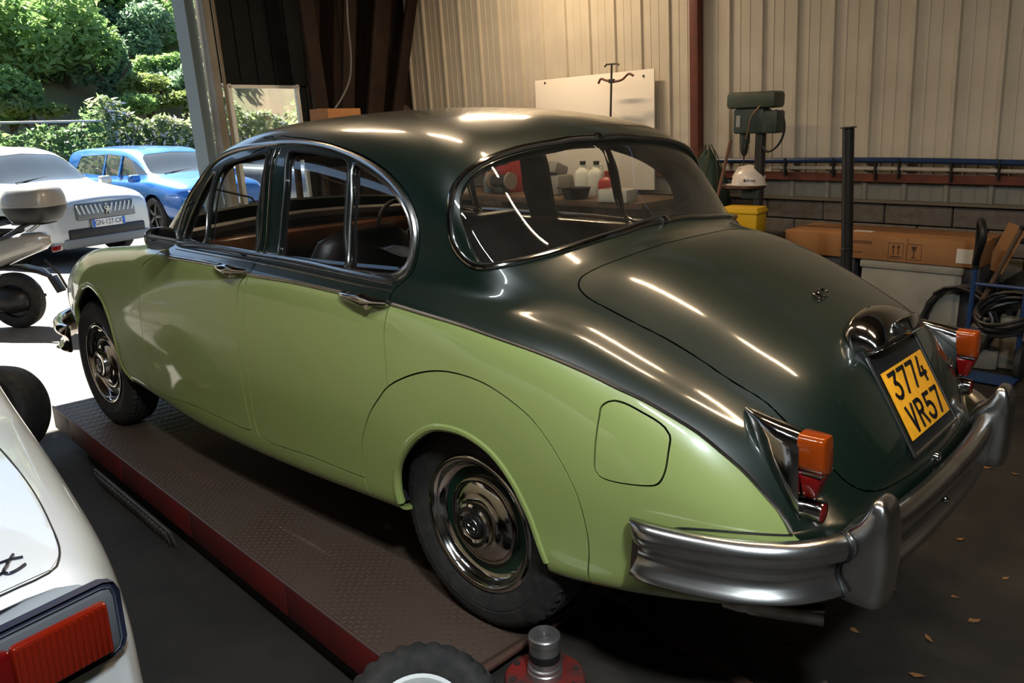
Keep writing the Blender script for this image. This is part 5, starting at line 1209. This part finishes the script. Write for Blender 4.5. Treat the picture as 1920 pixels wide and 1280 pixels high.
SUV = [(-2.13, (.60, .35), (.72, .42), (.76, .62), (.74, .90), (.70, .98), (.60, 1.25), (.3, 1.33), 1.35), (-1.9, (.70, .28), (.82, .38), (.88, .65), (.85, .95), (.80, 1.02), (.66, 1.45), (.3, 1.52), 1.54),
 (-1.0, (.75, .22), (.86, .30), (.90, .62), (.87, .95), (.82, 1.0), (.67, 1.50), (.3, 1.56), 1.58), (0, (.75, .22), (.86, .30), (.90, .62), (.87, .93), (.82, .98), (.66, 1.49), (.3, 1.55), 1.57), (.45, (.75, .22), (.86, .30), (.90, .62), (.87, .93), (.82, .98), (.66, 1.42), (.3, 1.49), 1.51),
 (1.15, (.75, .22), (.86, .30), (.90, .62), (.86, .92), (.80, .98), (.68, 1.03), (.3, 1.07), 1.08), (1.6, (.75, .24), (.85, .32), (.89, .62), (.84, .87), (.76, .94), (.6, .985), (.3, 1.01), 1.02), (2.0, (.70, .28), (.80, .34), (.84, .60), (.80, .80), (.72, .88), (.55, .92), (.3, .94), .95),
 (2.13, (.66, .26), (.74, .30), (.76, .58), (.73, .76), (.66, .83), (.5, .87), (.25, .89), .895), (2.17, (.60, .28), (.66, .32), (.68, .56), (.65, .72), (.60, .78), (.45, .82), (.22, .84), .845)]
def parked_car(name, loc, heading, paint, label, sx=1.0, sz=1.0, front='grille', plate='GN-127-CK'):
    o = empty(name, (loc[0], loc[1], FZ), heading, label, 'car')
    T = [tuple([s[0]*sx]+[(y, z*sz if z > .6 else z) for y, z in s[1:-1]]+[s[-1]*sz]) for s in SUV]
    b = loft_half(T, 5, list(np.arange(-2.13*sx, 2.165*sx, .045))+[2.17*sx])
    sd = lambda c: c[:, 1] > .45
    regs = {'side_glass': poly_fn([(x*sx, z*sz) for x, z in ((-1.55, 1.08), (-1.35, 1.40), (-.3, 1.44), (.30, 1.40), (.62, 1.28), (.98, 1.07), (-.3, 1.035))], [0, 2], lambda c: c[:, 1] > .4),
            'windscreen': poly_fn([(0, 1.46*sz), (.5, 1.43*sz), (.60, 1.37*sz), (.67, 1.09*sz), (.5, 1.07*sz), (0, 1.09*sz), (-.5, 1.07*sz), (-.5, 1.43*sz)], [1, 2], lambda c: (c[:, 0] > .25*sx) & (c[:, 0] < 1.3*sx)),
            'arch': lambda c: np.where(sd(c), np.minimum(sdist(np.array(circ(1.32*sx, .32, .37)), c[:, [0, 2]]), sdist(np.array(circ(-1.30*sx, .32, .37)), c[:, [0, 2]])), 1)}
    L = regions(b, regs)
    bo = add('body', piece(b, L, 'body'), paint, o); gm = piece(b, L, 'side_glass', .004, False); add('side_window', gm, GLZ, o); add('side_window', mirror_mesh(gm), None, o); add('windscreen', piece(b, L, 'windscreen', .004), GLZ, o); b.free()
    for s in (1, -1):
        for x in (-.42, .16): B().box((x*sx, s*.765, 1.22*sz), (.05, .02, .42*sz), Matrix.Rotation(s*math.radians(19), 3, 'X')).build('window_pillar', paint if front == 'blue' else BLACK, o)
        B().box((1.0*sx, s*.99, 1.02*sz), (.11, .20, .13), None, .04).build('door_mirror', paint, o)
        hl = B().box((2.03*sx, s*.60, .76*sz), (.16, .26, .10), Matrix.Rotation(s*-.5, 3, 'Z'), .03).build('headlamp', LAMPW, o)
        B().box((2.06*sx, s*.70, .52), (.05, .04, .30), Matrix.Rotation(s*-.5, 3, 'Z'), .01).build('light_blade', LAMPW, o)
        for x in (1.32*sx, -1.30*sx):
            w = empty('wheel', (x, s*.80, .32)); w.parent = o; M = Matrix.Rotation(-math.pi/2*s, 4, 'X')
            B().lathe([(.20, .08), (.23, .105), (.29, .10), (.318, .07), (.32, 0), (.318, -.07), (.29, -.10), (.2, -.08)], 32, M).build('tyre', RUBBER, w)
            B().lathe([(.215, .07), (.20, .085), (.19, .06), (.19, .02), (0, .02)], 32, M).build('rim', BLACK, w)
            for k in range(5): B().box(M @ Matrix.Rotation(k*1.2566, 4, 'Z') @ Vector((.11, 0, .075)), (.18, .045, .03), (M @ Matrix.Rotation(k*1.2566, 4, 'Z')).to_3x3(), .008).build('spoke', mat('dark alloy', (.10, .10, .10), .3, .8), w)
    B().box((0, 0, .26), (3.6*sx, 1.3, .10)).build('underside', DARK, o)
    fx = 2.17*sx
    B().box((fx-.03, 0, .30), (.16, 1.36, .13), None, .03).build('lower_bumper', mat('grey bumper skirt', (.20, .21, .21), .5), o)
    B().box((fx+.005, 0, .42), (.05, 1.20, .13), None, .02).build('air_intake', BLACK, o)
    if front == 'grille':
        gr = B().box((fx+.012, 0, .70), (.03, .92, .22), Matrix.Rotation(-.12, 3, 'Y'), .02).build('grille', mat('grey grille', (.16, .165, .17), .35, .5), o)
        for k in range(13): B().box((fx+.028, -.42+k*.07, .70), (.006, .022, .18), Matrix.Rotation(.35 if k < 6 else -.35 if k > 6 else 0, 3, 'X')).build('grille_bar', mat('pale grille bar', (.45, .46, .47), .3, .6), gr)
        b2 = B()            # upright animal badge: body, head, limbs, tail
        for Ls in ([(.0, .055), (.012, .03), (.0, .0), (-.012, -.03), (-.03, -.06)], [(.0, .0), (.02, -.03), (.03, -.06)], [(.005, .035), (.04, .03)], [(.005, .015), (.038, .0)], [(-.01, .0), (-.04, .02), (-.035, .05)]):
            b2.tube([(fx+.045, u, .70+v) for u, v in Ls], .011, 6)
        b2.build('badge', CHROME, o)
    pl_ = B().box((fx+.04, 0, .535), (.012, .52, .11), None, .003).build('number_plate', mat('white plate', (.75, .75, .74), .4), o)
    for s in (1, -1): B().box((fx+.0475, s*.238, .535), (.002, .04, .106)).build('blue_band', mat('plate blue', (.02, .12, .55), .4), pl_)
    if plate: text_mesh('plate_text', plate, .095, .002, (.92, 1), frame_at((fx+.0475, 0, .535), (0, 1, 0), (0, 0, 1)), mat('plate black', (.006, .006, .006), .4), pl_)
    B().tube([(1.12*sx, -.5, 1.085*sz), (1.02*sx, .0, 1.13*sz), (.98*sx, .3, 1.14*sz)], .008, 5).build('wiper', BLACK, o)
    return o
SILV = mat('silver paint', (.42, .44, .46), .3, .35, .5, .9, .05); BLUEP = mat('bright blue paint', (.018, .13, .42), .3, .2, .5, .9, .05); SILB = mat('pale blue silver paint', (.34, .38, .45), .3, .3, .5, .9, .05)
parked_car('parked_suv', (12.3, -1.50), math.radians(197.5), SILV, 'silver sport utility car with patterned grille parked outside', 1.0, 1.0, 'grille', 'GN-127-CK')
parked_car('parked_hatchback', (13.85, -4.55), math.radians(184.5), BLUEP, 'bright blue car parked beside the silver one', 1.02, .93, 'blue', None)
parked_car('parked_saloon', (13.6, -7.9), math.radians(186), SILB, 'pale silver car seen through the saloon windows', 1.05, .93, 'plain', None)

# ------------------------------------------------------------------ white car in the foreground
WHP = mat('white paint', (.56, .57, .58), .3, 0, .5, 1.0, .04)
WT = [(0, (.60, .33), (.70, .38), (.735, .52), (.748, .70), (.742, .86), (.70, .928), (.3, .925), .925), (.04, (.63, .31), (.735, .36), (.775, .52), (.778, .72), (.760, .875), (.70, .938), (.3, .935), .935), (.4, (.68, .25), (.77, .32), (.81, .54), (.805, .77), (.782, .892), (.70, .945), (.3, .95), .952),
 (.95, (.70, .22), (.78, .30), (.82, .55), (.81, .79), (.79, .890), (.71, .935), (.3, .955), .96), (1.35, (.70, .22), (.78, .30), (.82, .55), (.81, .80), (.79, .90), (.66, 1.12), (.3, 1.17), 1.18), (1.75, (.70, .22), (.78, .30), (.82, .55), (.81, .80), (.79, .90), (.60, 1.30), (.3, 1.35), 1.36),
 (2.4, (.70, .22), (.78, .30), (.82, .55), (.81, .80), (.79, .90), (.60, 1.29), (.3, 1.345), 1.355), (3.0, (.70, .22), (.78, .30), (.82, .55), (.80, .78), (.77, .87), (.66, .94), (.3, .97), .98), (3.7, (.68, .25), (.75, .32), (.79, .52), (.77, .70), (.73, .77), (.62, .81), (.3, .83), .835), (4.15, (.60, .30), (.66, .36), (.70, .48), (.68, .58), (.64, .63), (.52, .66), (.25, .675), .68)]
WT = [tuple([q[0]]+[(y, z if z < .5 else .5+(z-.5)*1.24) for y, z in q[1:-1]]+[.5+(q[-1]-.5)*1.24]) for q in WT]
wa = math.atan2(-.132, .991); WC = empty('white_coupe', (-.235, 2.605, FZ), wa, 'white car with wide red tail lamp in the foreground corner', 'car')
b = loft_half(WT, 8, [0, .012, .026, .04]+list(np.arange(.06, 4.14, .022))+[4.15], 2)
for _v in b.verts:
    if _v.co.x < .3: _v.co.x -= .30*min(max(.74-abs(_v.co.y), 0), .50)*(1-_v.co.x/.3)
b.normal_update()
WCM = Matrix.Translation((-.235, 2.605, FZ)) @ Matrix.Rotation(wa, 4, 'Z'); WCI = WCM.inverted()
# boot lid outline read from the shut line, mirrored about the car's middle
bvw = BVHTree.FromBMesh(b)
def whit(px, py):
    """point of the white car's right flank or tail under a pixel, in its own axes with y mirrored to the built half"""
    p0 = WCI @ CAM; d = (WCI.to_3x3() @ ray(px, py)).normalized(); p0.y, d.y = -p0.y, -d.y
    return bvw.ray_cast(p0, d)[0]
lid = [(.95, -.3), (.95, .655)]+[(.79, .685), (.42, .708), (.20, .706), (.07, .695)]+[(.012, .668), (-.044, .48), (-.070, .40), (-.116, .24), (-.117, -.3)]
regs = {'boot_lid': poly_fn(lid, [0, 1], lambda c: c[:, 2] > .88),
        'side_glass': poly_fn([(1.30, .96), (1.62, 1.24), (2.38, 1.24), (2.75, .97)], [0, 2], lambda c: c[:, 1] > .5),
        'rear_glass': poly_fn([(0, 1.29), (.5, 1.26), (.60, 1.03), (.5, 1.0), (0, 1.02), (-.5, 1.0), (-.5, 1.26)], [1, 2], lambda c: (c[:, 0] > .95) & (c[:, 0] < 1.7)),
        'windscreen': poly_fn([(0, 1.29), (.5, 1.26), (.60, 1.03), (.5, 1.0), (0, 1.02), (-.5, 1.0), (-.5, 1.26)], [1, 2], lambda c: (c[:, 0] > 2.45) & (c[:, 0] < 3.1)),
        'arch': lambda c: np.where(c[:, 1] > .45, np.minimum(sdist(np.array(circ(.95, .30, .33)), c[:, [0, 2]]), sdist(np.array(circ(3.3, .30, .33)), c[:, [0, 2]])), 1)}
L = regions(b, regs)
for nm, mm, push in (('body', WHP, 0), ('boot_lid', WHP, -.0015), ('side_glass', GLZ, .003), ('rear_glass', GLZ, .003), ('windscreen', GLZ, .003)): add(nm, piece(b, L, nm, push), mm, WC)
lidc = [Vector((x, y, 0)) for x, y in lid[1:-1]]; lidc = resample(catmull(lidc, 5), 60)
lz = []
for p in lidc:
    h = bvw.ray_cast(Vector((p.x, p.y, 2)), Vector((0, 0, -1))); lz.append(h[0]+Vector((0, 0, .0012)))
for s in (1, -1): B().tube([Vector((p.x, s*p.y, p.z)) for p in lz], .0018, 6).build('lid_gap', BLACK, WC)
B().tube([Vector((-.116, y, bvw.ray_cast(Vector((-.116, abs(y), 2)), Vector((0, 0, -1)))[0].z+.001)) for y in np.linspace(-.24, .24, 15)], .0018, 6).build('lid_gap', BLACK, WC)
# tail lamps, trim, bumper
BZL = mat('grey lamp bezel', (.07, .075, .085), .45); ROR = mat('orange red lens', (.16, .008, .002), .15, 0, .5, .6, .05, trans=.2); RDK = mat('deep red lens', (.085, .002, .002), .15, 0, .5, .6, .05)
for s in (-1, 1):
    lp = empty('tail_lamp', (-.040, s*.645, .962), -s*math.atan(.30)); lp.parent = WC
    def bar(y, w, h, nm, m, x=-.012, d=.03, bev=.012, par=lp, z=0.0): return B().box((x, s*y, z), (d, w, h), None, bev).build(nm, m, par)
    bar(-.178, .580, .130, 'rubber_gasket', mat('blue black gasket', (.012, .014, .03), .5), -.002, .03, .024); bar(-.178, .562, .116, 'bezel', BZL, -.008, .028, .02)
    a = bar(.010, .140, .086, 'orange_lens', ROR, -.018, .03, .006); d = bar(-.165, .208, .086, 'red_lens', RDK, -.018, .03, .006); e = bar(-.352, .162, .086, 'reverse_lens', mat('bright red lens', (.40, .010, .008), .15, 0, .5, .6), -.018, .03, .006)
    for k in range(15): B().box((-.0335, s*(-.053+k*.009), 0), (.003, .0035, .078)).build('lens_rib', ROR, a)
    bar(-.30, .36, .11, 'lower_gasket', mat('blue black gasket'), .002, .03, .03, lp, -.225); bar(-.30, .335, .09, 'lower_trim', BZL, -.006, .03, .02, lp, -.225)
PBp = catmull([(.20, .83), (.08, .825), (.0, .80), (-.05, .72), (-.07, .55), (-.075, 0)], 5); PBp = PBp+[Vector((p.x, -p.y)) for p in PBp[::-1][1:]]
R = []
for i, p in enumerate(PBp):
    a, c = PBp[max(0, i-1)], PBp[min(len(PBp)-1, i+1)]; t = Vector((c.x-a.x, c.y-a.y)).normalized(); n = Vector((t.y, -t.x)); n = -n if n.dot(Vector((p.x-.5, p.y))) < 0 else n
    R.append([Vector((p.x+n.x*o_, p.y+n.y*o_, z)) for o_, z in ((-.02, .33), (.02, .335), (.035, .36), (.035, .43), (.02, .46), (-.02, .465))])
B().rings(R).build('bumper', mat('black bumper', (.012, .012, .012), .3), WC, 50)
for s in (-1, 1):
    for x in (.95, 3.3):
        w = empty('wheel', (x, s*.70, .30)); w.parent = WC; M = Matrix.Rotation(-math.pi/2*s, 4, 'X')
        B().lathe([(.17, .08), (.20, .10), (.27, .095), (.298, .06), (.30, 0), (.298, -.06), (.27, -.095), (.17, -.08)], 32, M).build('tyre', RUBBER, w); B().lathe([(.185, .07), (.17, .08), (.16, .05), (.08, .03), (0, .04)], 28, M).build('rim', CHROME_OLD, w)
B().box((2.0, 0, .24), (3.6, 1.3, .06)).build('underside', DARK, WC)
# script badge on the boot lid: the end of a word, a slanting t
tq = whit(16, 1066)
SCR = mat('dark script metal', (.05, .05, .07), .2, .8)
def on_lid(u, v):
    """u to the right across the car (towards the near corner), v forward up the lid"""
    x, y = tq.x-.02+v*.66, -tq.y-u*.66+.022; h = bvw.find_nearest(Vector((x, abs(y), tq.z+.02)))[0]; return Vector((h.x, math.copysign(h.y, y), h.z+.004))
b2 = B(); b2.tube([on_lid(p.x, p.y) for p in catmull([(.055, .085, 0), (.035, .04, 0), (.022, .008, 0), (.032, -.006, 0), (.052, .004, 0), (.070, .022, 0)], 4)], .0027, 6)
b2.tube([on_lid(.018, .058), on_lid(.045, .064), on_lid(.072, .062)], .0022, 6); b2.tube([on_lid(p.x, p.y) for p in catmull([(.024, .012, 0), (.0, -.006, 0), (-.03, .0, 0)], 4)], .0022, 6)
b2.build('script_badge', SCR, WC)
b.free()

# ------------------------------------------------------------------ scooter outside the door
sp_ = at_z(42, 613, FZ); SCO = empty('scooter', (sp_.x, sp_.y, FZ), math.atan2(.62, .78), 'silver scooter with a grey top case outside the door', 'scooter')
SSIL = mat('scooter silver', (.40, .40, .38), .3, .3, .5, .8, .06); SBLK = mat('scooter black plastic', (.012, .012, .013), .4); SGRY = mat('top case grey', (.30, .30, .29), .35, .1, .5, .5)
def swheel(x, nm='wheel'):
    w = empty(nm, (x, 0, .255)); w.parent = SCO; M = Matrix.Rotation(-math.pi/2, 4, 'X')
    B().lathe([(.15, .05), (.18, .065), (.225, .06), (.25, .04), (.256, 0), (.25, -.04), (.225, -.06), (.15, -.05)], 40, M).build('tyre', RUBBER, w); B().lathe([(.155, .05), (.15, .055), (.14, .03), (.05, .02), (0, .02)], 28, M).lathe([(.155, -.05), (.15, -.055), (.14, -.03), (.05, -.02), (0, -.02)], 28, M).build('rim', SBLK, w)
swheel(0); swheel(1.38)
def slab(name, secs, m, n=16, ex=.6):
    R = []
    for x, zc, hw, hz in secs: R.append([Vector((x, hw*math.copysign(abs(math.cos(q))**ex, math.cos(q)), zc+hz*math.copysign(abs(math.sin(q))**ex, math.sin(q)))) for q in [2*math.pi*k/n for k in range(n)]])
    return B().rings(R).build(name, m, SCO, 50)
slab('tail_panel', [(-.42, .80, .02, .035), (-.35, .79, .08, .08), (-.12, .75, .14, .12), (.15, .68, .17, .15), (.45, .58, .17, .17), (.60, .52, .15, .13)], SSIL)
slab('seat', [(-.16, .89, .05, .02), (-.05, .89, .13, .05), (.2, .83, .15, .05), (.5, .78, .14, .045), (.75, .76, .10, .03)], SBLK)
slab('floorboard', [(.5, .36, .15, .10), (.8, .30, .17, .05), (1.1, .32, .17, .05)], SSIL)
slab('leg_shield', [(1.02, .62, .20, .32), (1.10, .70, .22, .36), (1.20, .74, .16, .30), (1.26, .76, .06, .18)], SSIL)
slab('engine_cover', [(-.16, .26, .07, .05), (-.12, .26, .12, .09), (.0, .26, .14, .12), (.2, .28, .14, .11), (.42, .30, .10, .08)], SBLK)
slab('mudguard', [(-.36, .47, .03, .015), (-.28, .52, .07, .02), (-.1, .56, .08, .02), (.1, .55, .08, .02)], SBLK)
B().box((-.41, 0, .40), (.02, .12, .16), Matrix.Rotation(math.radians(25), 3, 'Y'), .004).build('mud_flap', SBLK, SCO)
B().cyl((-.17, -.145, .27), (-.17, -.152, .27), .018, n=14).box((-.06, -.146, .285), (.09, .004, .012)).build('engine_plate', ALU, SCO)
for s in (1, -1): B().tube(catmull([(.16, s*.13, .80), (-.08, s*.14, .84), (-.26, s*.12, .93), (-.34, s*.05, .97)], 5), .017, 8).build('grab_rail', SBLK, SCO)
B().box((-.30, 0, .955), (.30, .20, .025), None, .006).build('rack', SBLK, SCO)
def caseR(z, k, kk): return [Vector((-.33+.215*k*math.copysign(abs(math.cos(q))**.45, math.cos(q)), .21*k*math.copysign(abs(math.sin(q))**.45, math.sin(q)), z)) for q in [2*math.pi*j/24 for j in range(24)]]
B().rings([caseR(.965, .74, 0), caseR(.985, .82, 0), caseR(1.06, .98, 0), caseR(1.10, 1.0, 0)]).build('case_base', SBLK, SCO, 50)
B().rings([caseR(1.10, 1.005, 0), caseR(1.115, 1.01, 0)]).build('case_seam', SGRY, SCO, 50)
B().rings([caseR(1.115, 1.0, 0), caseR(1.18, .98, 0), caseR(1.24, .90, 0), caseR(1.275, .72, 0), caseR(1.285, .4, 0)]).build('case_lid', SGRY, SCO, 50)
B().box((-.47, 0, .72), (.02, .14, .05), None, .008).build('tail_light', RED, SCO); B().tube([(-.33, 0, .62), (-.44, 0, .50), (-.50, 0, .36)], .012, 6).build('plate_bracket', SBLK, SCO)
B().tube([(1.38, 0, .25), (1.25, 0, .60), (1.16, 0, 1.02)], .022, 8).build('fork', SBLK, SCO); B().tube([(1.12, -.34, 1.06), (1.16, -.1, 1.04), (1.16, .1, 1.04), (1.12, .34, 1.06)], .014, 8).build('handlebar', SBLK, SCO)
B().box((.10, -.178, .60), (.20, .004, .010), Matrix.Rotation(math.radians(12), 3, 'Y')).build('side_lettering', SBLK, SCO)

# ------------------------------------------------------------------ hedge, bank and trees
def leaf_mat(name, c1, c2, tr=.5):
    m = bpy.data.materials.new(name); m.use_nodes = True; N = m.node_tree.nodes; L_ = m.node_tree.links; bs = N['Principled BSDF']; bs.inputs['Roughness'].default_value = .55
    tc = N.new('ShaderNodeTexCoord'); nz = N.new('ShaderNodeTexNoise'); nz.inputs['Scale'].default_value = 1.6; nz.inputs['Detail'].default_value = 6; L_.new(tc.outputs['Object'], nz.inputs[0])
    rp_ = N.new('ShaderNodeValToRGB'); rp_.color_ramp.elements[0].color = (*c1, 1); rp_.color_ramp.elements[1].color = (*c2, 1); rp_.color_ramp.elements[0].position = .35; rp_.color_ramp.elements[1].position = .65; L_.new(nz.outputs['Fac'], rp_.inputs[0]); L_.new(rp_.outputs[0], bs.inputs['Base Color'])
    tl = N.new('ShaderNodeBsdfTranslucent'); L_.new(rp_.outputs[0], tl.inputs[0]); mx = N.new('ShaderNodeMixShader'); mx.inputs[0].default_value = tr; L_.new(bs.outputs[0], mx.inputs[1]); L_.new(tl.outputs[0], mx.inputs[2]); L_.new(mx.outputs[0], N['Material Output'].inputs[0])
    return m
RNG = np.random.default_rng(5)
def leaves(name, pts, size, m, parent=None, up=.35):
    n = len(pts); a = RNG.normal(size=(n, 3)); a[:, 2] *= .6; a /= np.linalg.norm(a, axis=1)[:, None]; t = RNG.normal(size=(n, 3)); t[:, 2] += up; bb = np.cross(a, t); bb /= np.linalg.norm(bb, axis=1)[:, None]
    s = size*RNG.uniform(.6, 1.4, (n, 1)); V = np.stack([pts-a*s, pts+bb*s*.38, pts+a*s, pts-bb*s*.38], 1).reshape(-1, 3)
    me = bpy.data.meshes.new(name); me.vertices.add(4*n); me.vertices.foreach_set('co', V.ravel()); me.loops.add(4*n); me.loops.foreach_set('vertex_index', np.arange(4*n)); me.polygons.add(n); me.polygons.foreach_set('loop_start', np.arange(0, 4*n, 4)); me.update(calc_edges=True); me.validate()
    return add(name, me, m, parent)
def blob(c, r, n):
    """points of a lumpy crown: several clumps, denser at their skins"""
    P = []; k = max(6, int(n/500)); cs = RNG.normal(size=(k, 3)); cs = cs/np.linalg.norm(cs, axis=1)[:, None]*RNG.uniform(.35, .8, (k, 1))
    for q in cs:
        d = RNG.normal(size=(n//k, 3)); d /= np.linalg.norm(d, axis=1)[:, None]; P.append(q+d*(RNG.uniform(.2, 1, (n//k, 1))**.4)*.42)
    return np.concatenate(P)*np.array(r)+np.array(c)
def hill(x, y=0): return np.interp(x, [17.0, 18.5, 22, 27, 45], [-.22, .3, 2.8, 7.0, 8.5])+.25*np.sin(y*.9)*np.clip((x-17)/3, 0, 1)
gx = np.linspace(17.0, 45, 40); gy = np.linspace(-40, 25, 50)
V = [(x, y, float(hill(x, y))) for x in gx for y in gy]; F = [(i*50+j, (i+1)*50+j, (i+1)*50+j+1, i*50+j+1) for i in range(39) for j in range(49)]
st(add('hillside_ground', mesh('hillside_ground', V, F, None), mat('earth bank', (.22, .15, .09), .95, noise=(.8, (.12, .15, .06), .8), bump=(6, .6))))
G1 = leaf_mat('mid green leaves', (.12, .23, .07), (.30, .44, .15)); G2 = leaf_mat('blue green leaves', (.14, .24, .13), (.30, .44, .26)); G3 = leaf_mat('dark ivy leaves', (.06, .12, .05), (.15, .24, .10)); G4 = leaf_mat('yellow green leaves', (.14, .20, .05), (.30, .36, .12)); G5 = leaf_mat('pale flowers', (.62, .55, .48), (.75, .66, .60), .2)
BARK = mat('bark', (.07, .05, .035), .9)
def tree(name, px, py, X, r, n, size, m, lab, cat='tree', branches=4):
    c = at_x(px, py, X); zb = float(hill(X, c.y))-.05; o = empty(name, (X, c.y, zb), 0, lab, cat, 'trees and shrubs on the bank'); h = c.z-zb
    leaves('foliage', blob((0, 0, h), r, n), size, m, o)
    t = B().tube(catmull([(0, 0, 0), (.08*h*.3, .05, h*.4), (-.03, .06, h*.8), (0, 0, h+r[2]*.3)], 4), [.10*max(.4, h/5)*(1-.05*k) for k in range(13)], 8).build('trunk', BARK, o)
    for k in range(branches): q = RNG.uniform(0, 6.28); B().tube([(0, 0, h*.55), (r[0]*.4*math.cos(q), r[1]*.4*math.sin(q), h*.9), (r[0]*.7*math.cos(q), r[1]*.7*math.sin(q), h+r[2]*.2)], [.04, .03, .015], 6).build('branch', BARK, o)
tree('acacia_tree', 40, 55, 21.0, (1.9, 1.9, 1.6), 7000, .12, G1, 'feathery light green tree at the left edge of the bank')
tree('acacia_tree', 15, 175, 19.0, (.8, .8, .7), 2200, .10, G1, 'small leafy sapling at the foot of the bank left')
tree('bank_shrub', 205, 130, 20.5, (.75, .8, 1.0), 3500, .10, G2, 'blue green shrub in the middle of the bank', 'shrub')
tree('dark_tree', 175, 15, 25.0, (2.4, 2.2, 1.6), 6000, .14, G3, 'dark tree behind the blue green shrub')
tree('slender_tree', 315, 75, 24.0, (1.7, 1.7, 2.2), 6500, .12, G1, 'tall tree beside the door jamb with visible trunk')
tree('bank_shrub', 345, 140, 20.5, (1.0, 1.1, .9), 3500, .09, G2, 'round bushy shrub next to the door jamb', 'shrub')
tree('yellow_shrub', 275, 170, 19.5, (.7, .7, .4), 1500, .08, G4, 'low yellow green shrub on the bank', 'shrub')
tree('dark_tree', 95, 15, 27.0, (2.6, 2.4, 2.0), 6000, .15, G3, 'dark tree high behind the acacia')
tree('dark_tree', 330, -40, 29.0, (3.0, 3.4, 2.5), 7000, .17, G3, 'tall dark tree at the top of the bank by the jamb')
tree('dark_tree', -60, 40, 24.0, (2.2, 2.4, 2.4), 5000, .14, G1, 'leafy tree just outside the left picture edge')
tree('dark_tree', 520, 100, 27.0, (3.0, 3.6, 3.0), 6000, .16, G3, 'dark tree hidden behind the front wall')
for _k, (_px, _py, _X, _r, _n, _m, _lab) in enumerate(((150, 70, 22.5, (1.2, 1.3, .9), 3500, G1, 'leafy bush high on the bank above the ivy hedge'), (240, 50, 23.5, (1.3, 1.4, 1.0), 3500, G2, 'pale bush behind the slender trunk'), (300, 130, 21.5, (.9, .9, .7), 2500, G1, 'green bush between the shrub and the jamb'), (65, 200, 18.6, (.7, .9, .35), 1500, G4, 'low bright bush just above the ivy hedge'), (120, 105, 21.5, (.9, .8, .6), 2000, G2, 'small pale bush beside the bare earth'), (215, 200, 18.8, (.8, 1.0, .35), 1800, G1, 'low bush along the hedge top'), (350, 195, 18.8, (.8, 1.0, .35), 1800, G4, 'bright low bush beside the jamb foot'))):
    tree('bank_bush', _px, _py, _X, _r, _n, .09, _m, _lab, 'bush', 2)
def hedge(name, y0, y1, x0, x1, h, n, size, m, lab, flowers=None):
    p = np.stack([RNG.uniform(x0, x1, n), RNG.uniform(y0, y1, n), np.zeros(n)], 1); hh = h*(1+.10*np.sin(p[:, 1]*2.3)+.07*np.sin(p[:, 1]*5.1+1)); u = RNG.uniform(0, 1, n)
    p[:, 2] = FZ+hh*u; p[:, 0] = np.where(RNG.uniform(size=n) < .6, x0+.15*RNG.uniform(size=n)+.10*np.sin(p[:, 1]*3+p[:, 2]*4), p[:, 0])
    o = leaves(name, p, size, m); tag(o, lab, 'hedge', None, 'stuff')
    if flowers is not None:
        k = RNG.uniform(size=n) < flowers; f = leaves('blossoms', p[k]+np.array([-.1, 0, .02]), size*.7, G5, o)
    return o
hedge('ivy_hedge', -4.9, 9, 16.5, 17.4, 1.95, 17000, .085, leaf_mat('ivy hedge leaves', (.08, .15, .06), (.20, .30, .12)), 'dark ivy covered hedge behind the parked cars')
hedge('flowering_hedge', -10.5, -4.7, 16.35, 17.6, 2.10, 19000, .085, leaf_mat('pale hedge leaves', (.16, .23, .10), (.36, .42, .20)), 'pale flowering hedge right of the ivy hedge', .16)
hedge('mixed_hedge', -19.0, -10.4, 16.35, 17.6, 2.3, 9000, .085, G4, 'yellow green hedge seen through the glazed panel', .05)
tag(B().tube([(16.45, -5.2, at_x(60, 229, 16.45).z), (16.45, 9, at_x(60, 229, 16.45).z)], .022, 8).build('fence_rail', mat('pale rail', (.42, .38, .30), .6)), 'pale rail along the top of the ivy hedge', 'rail')
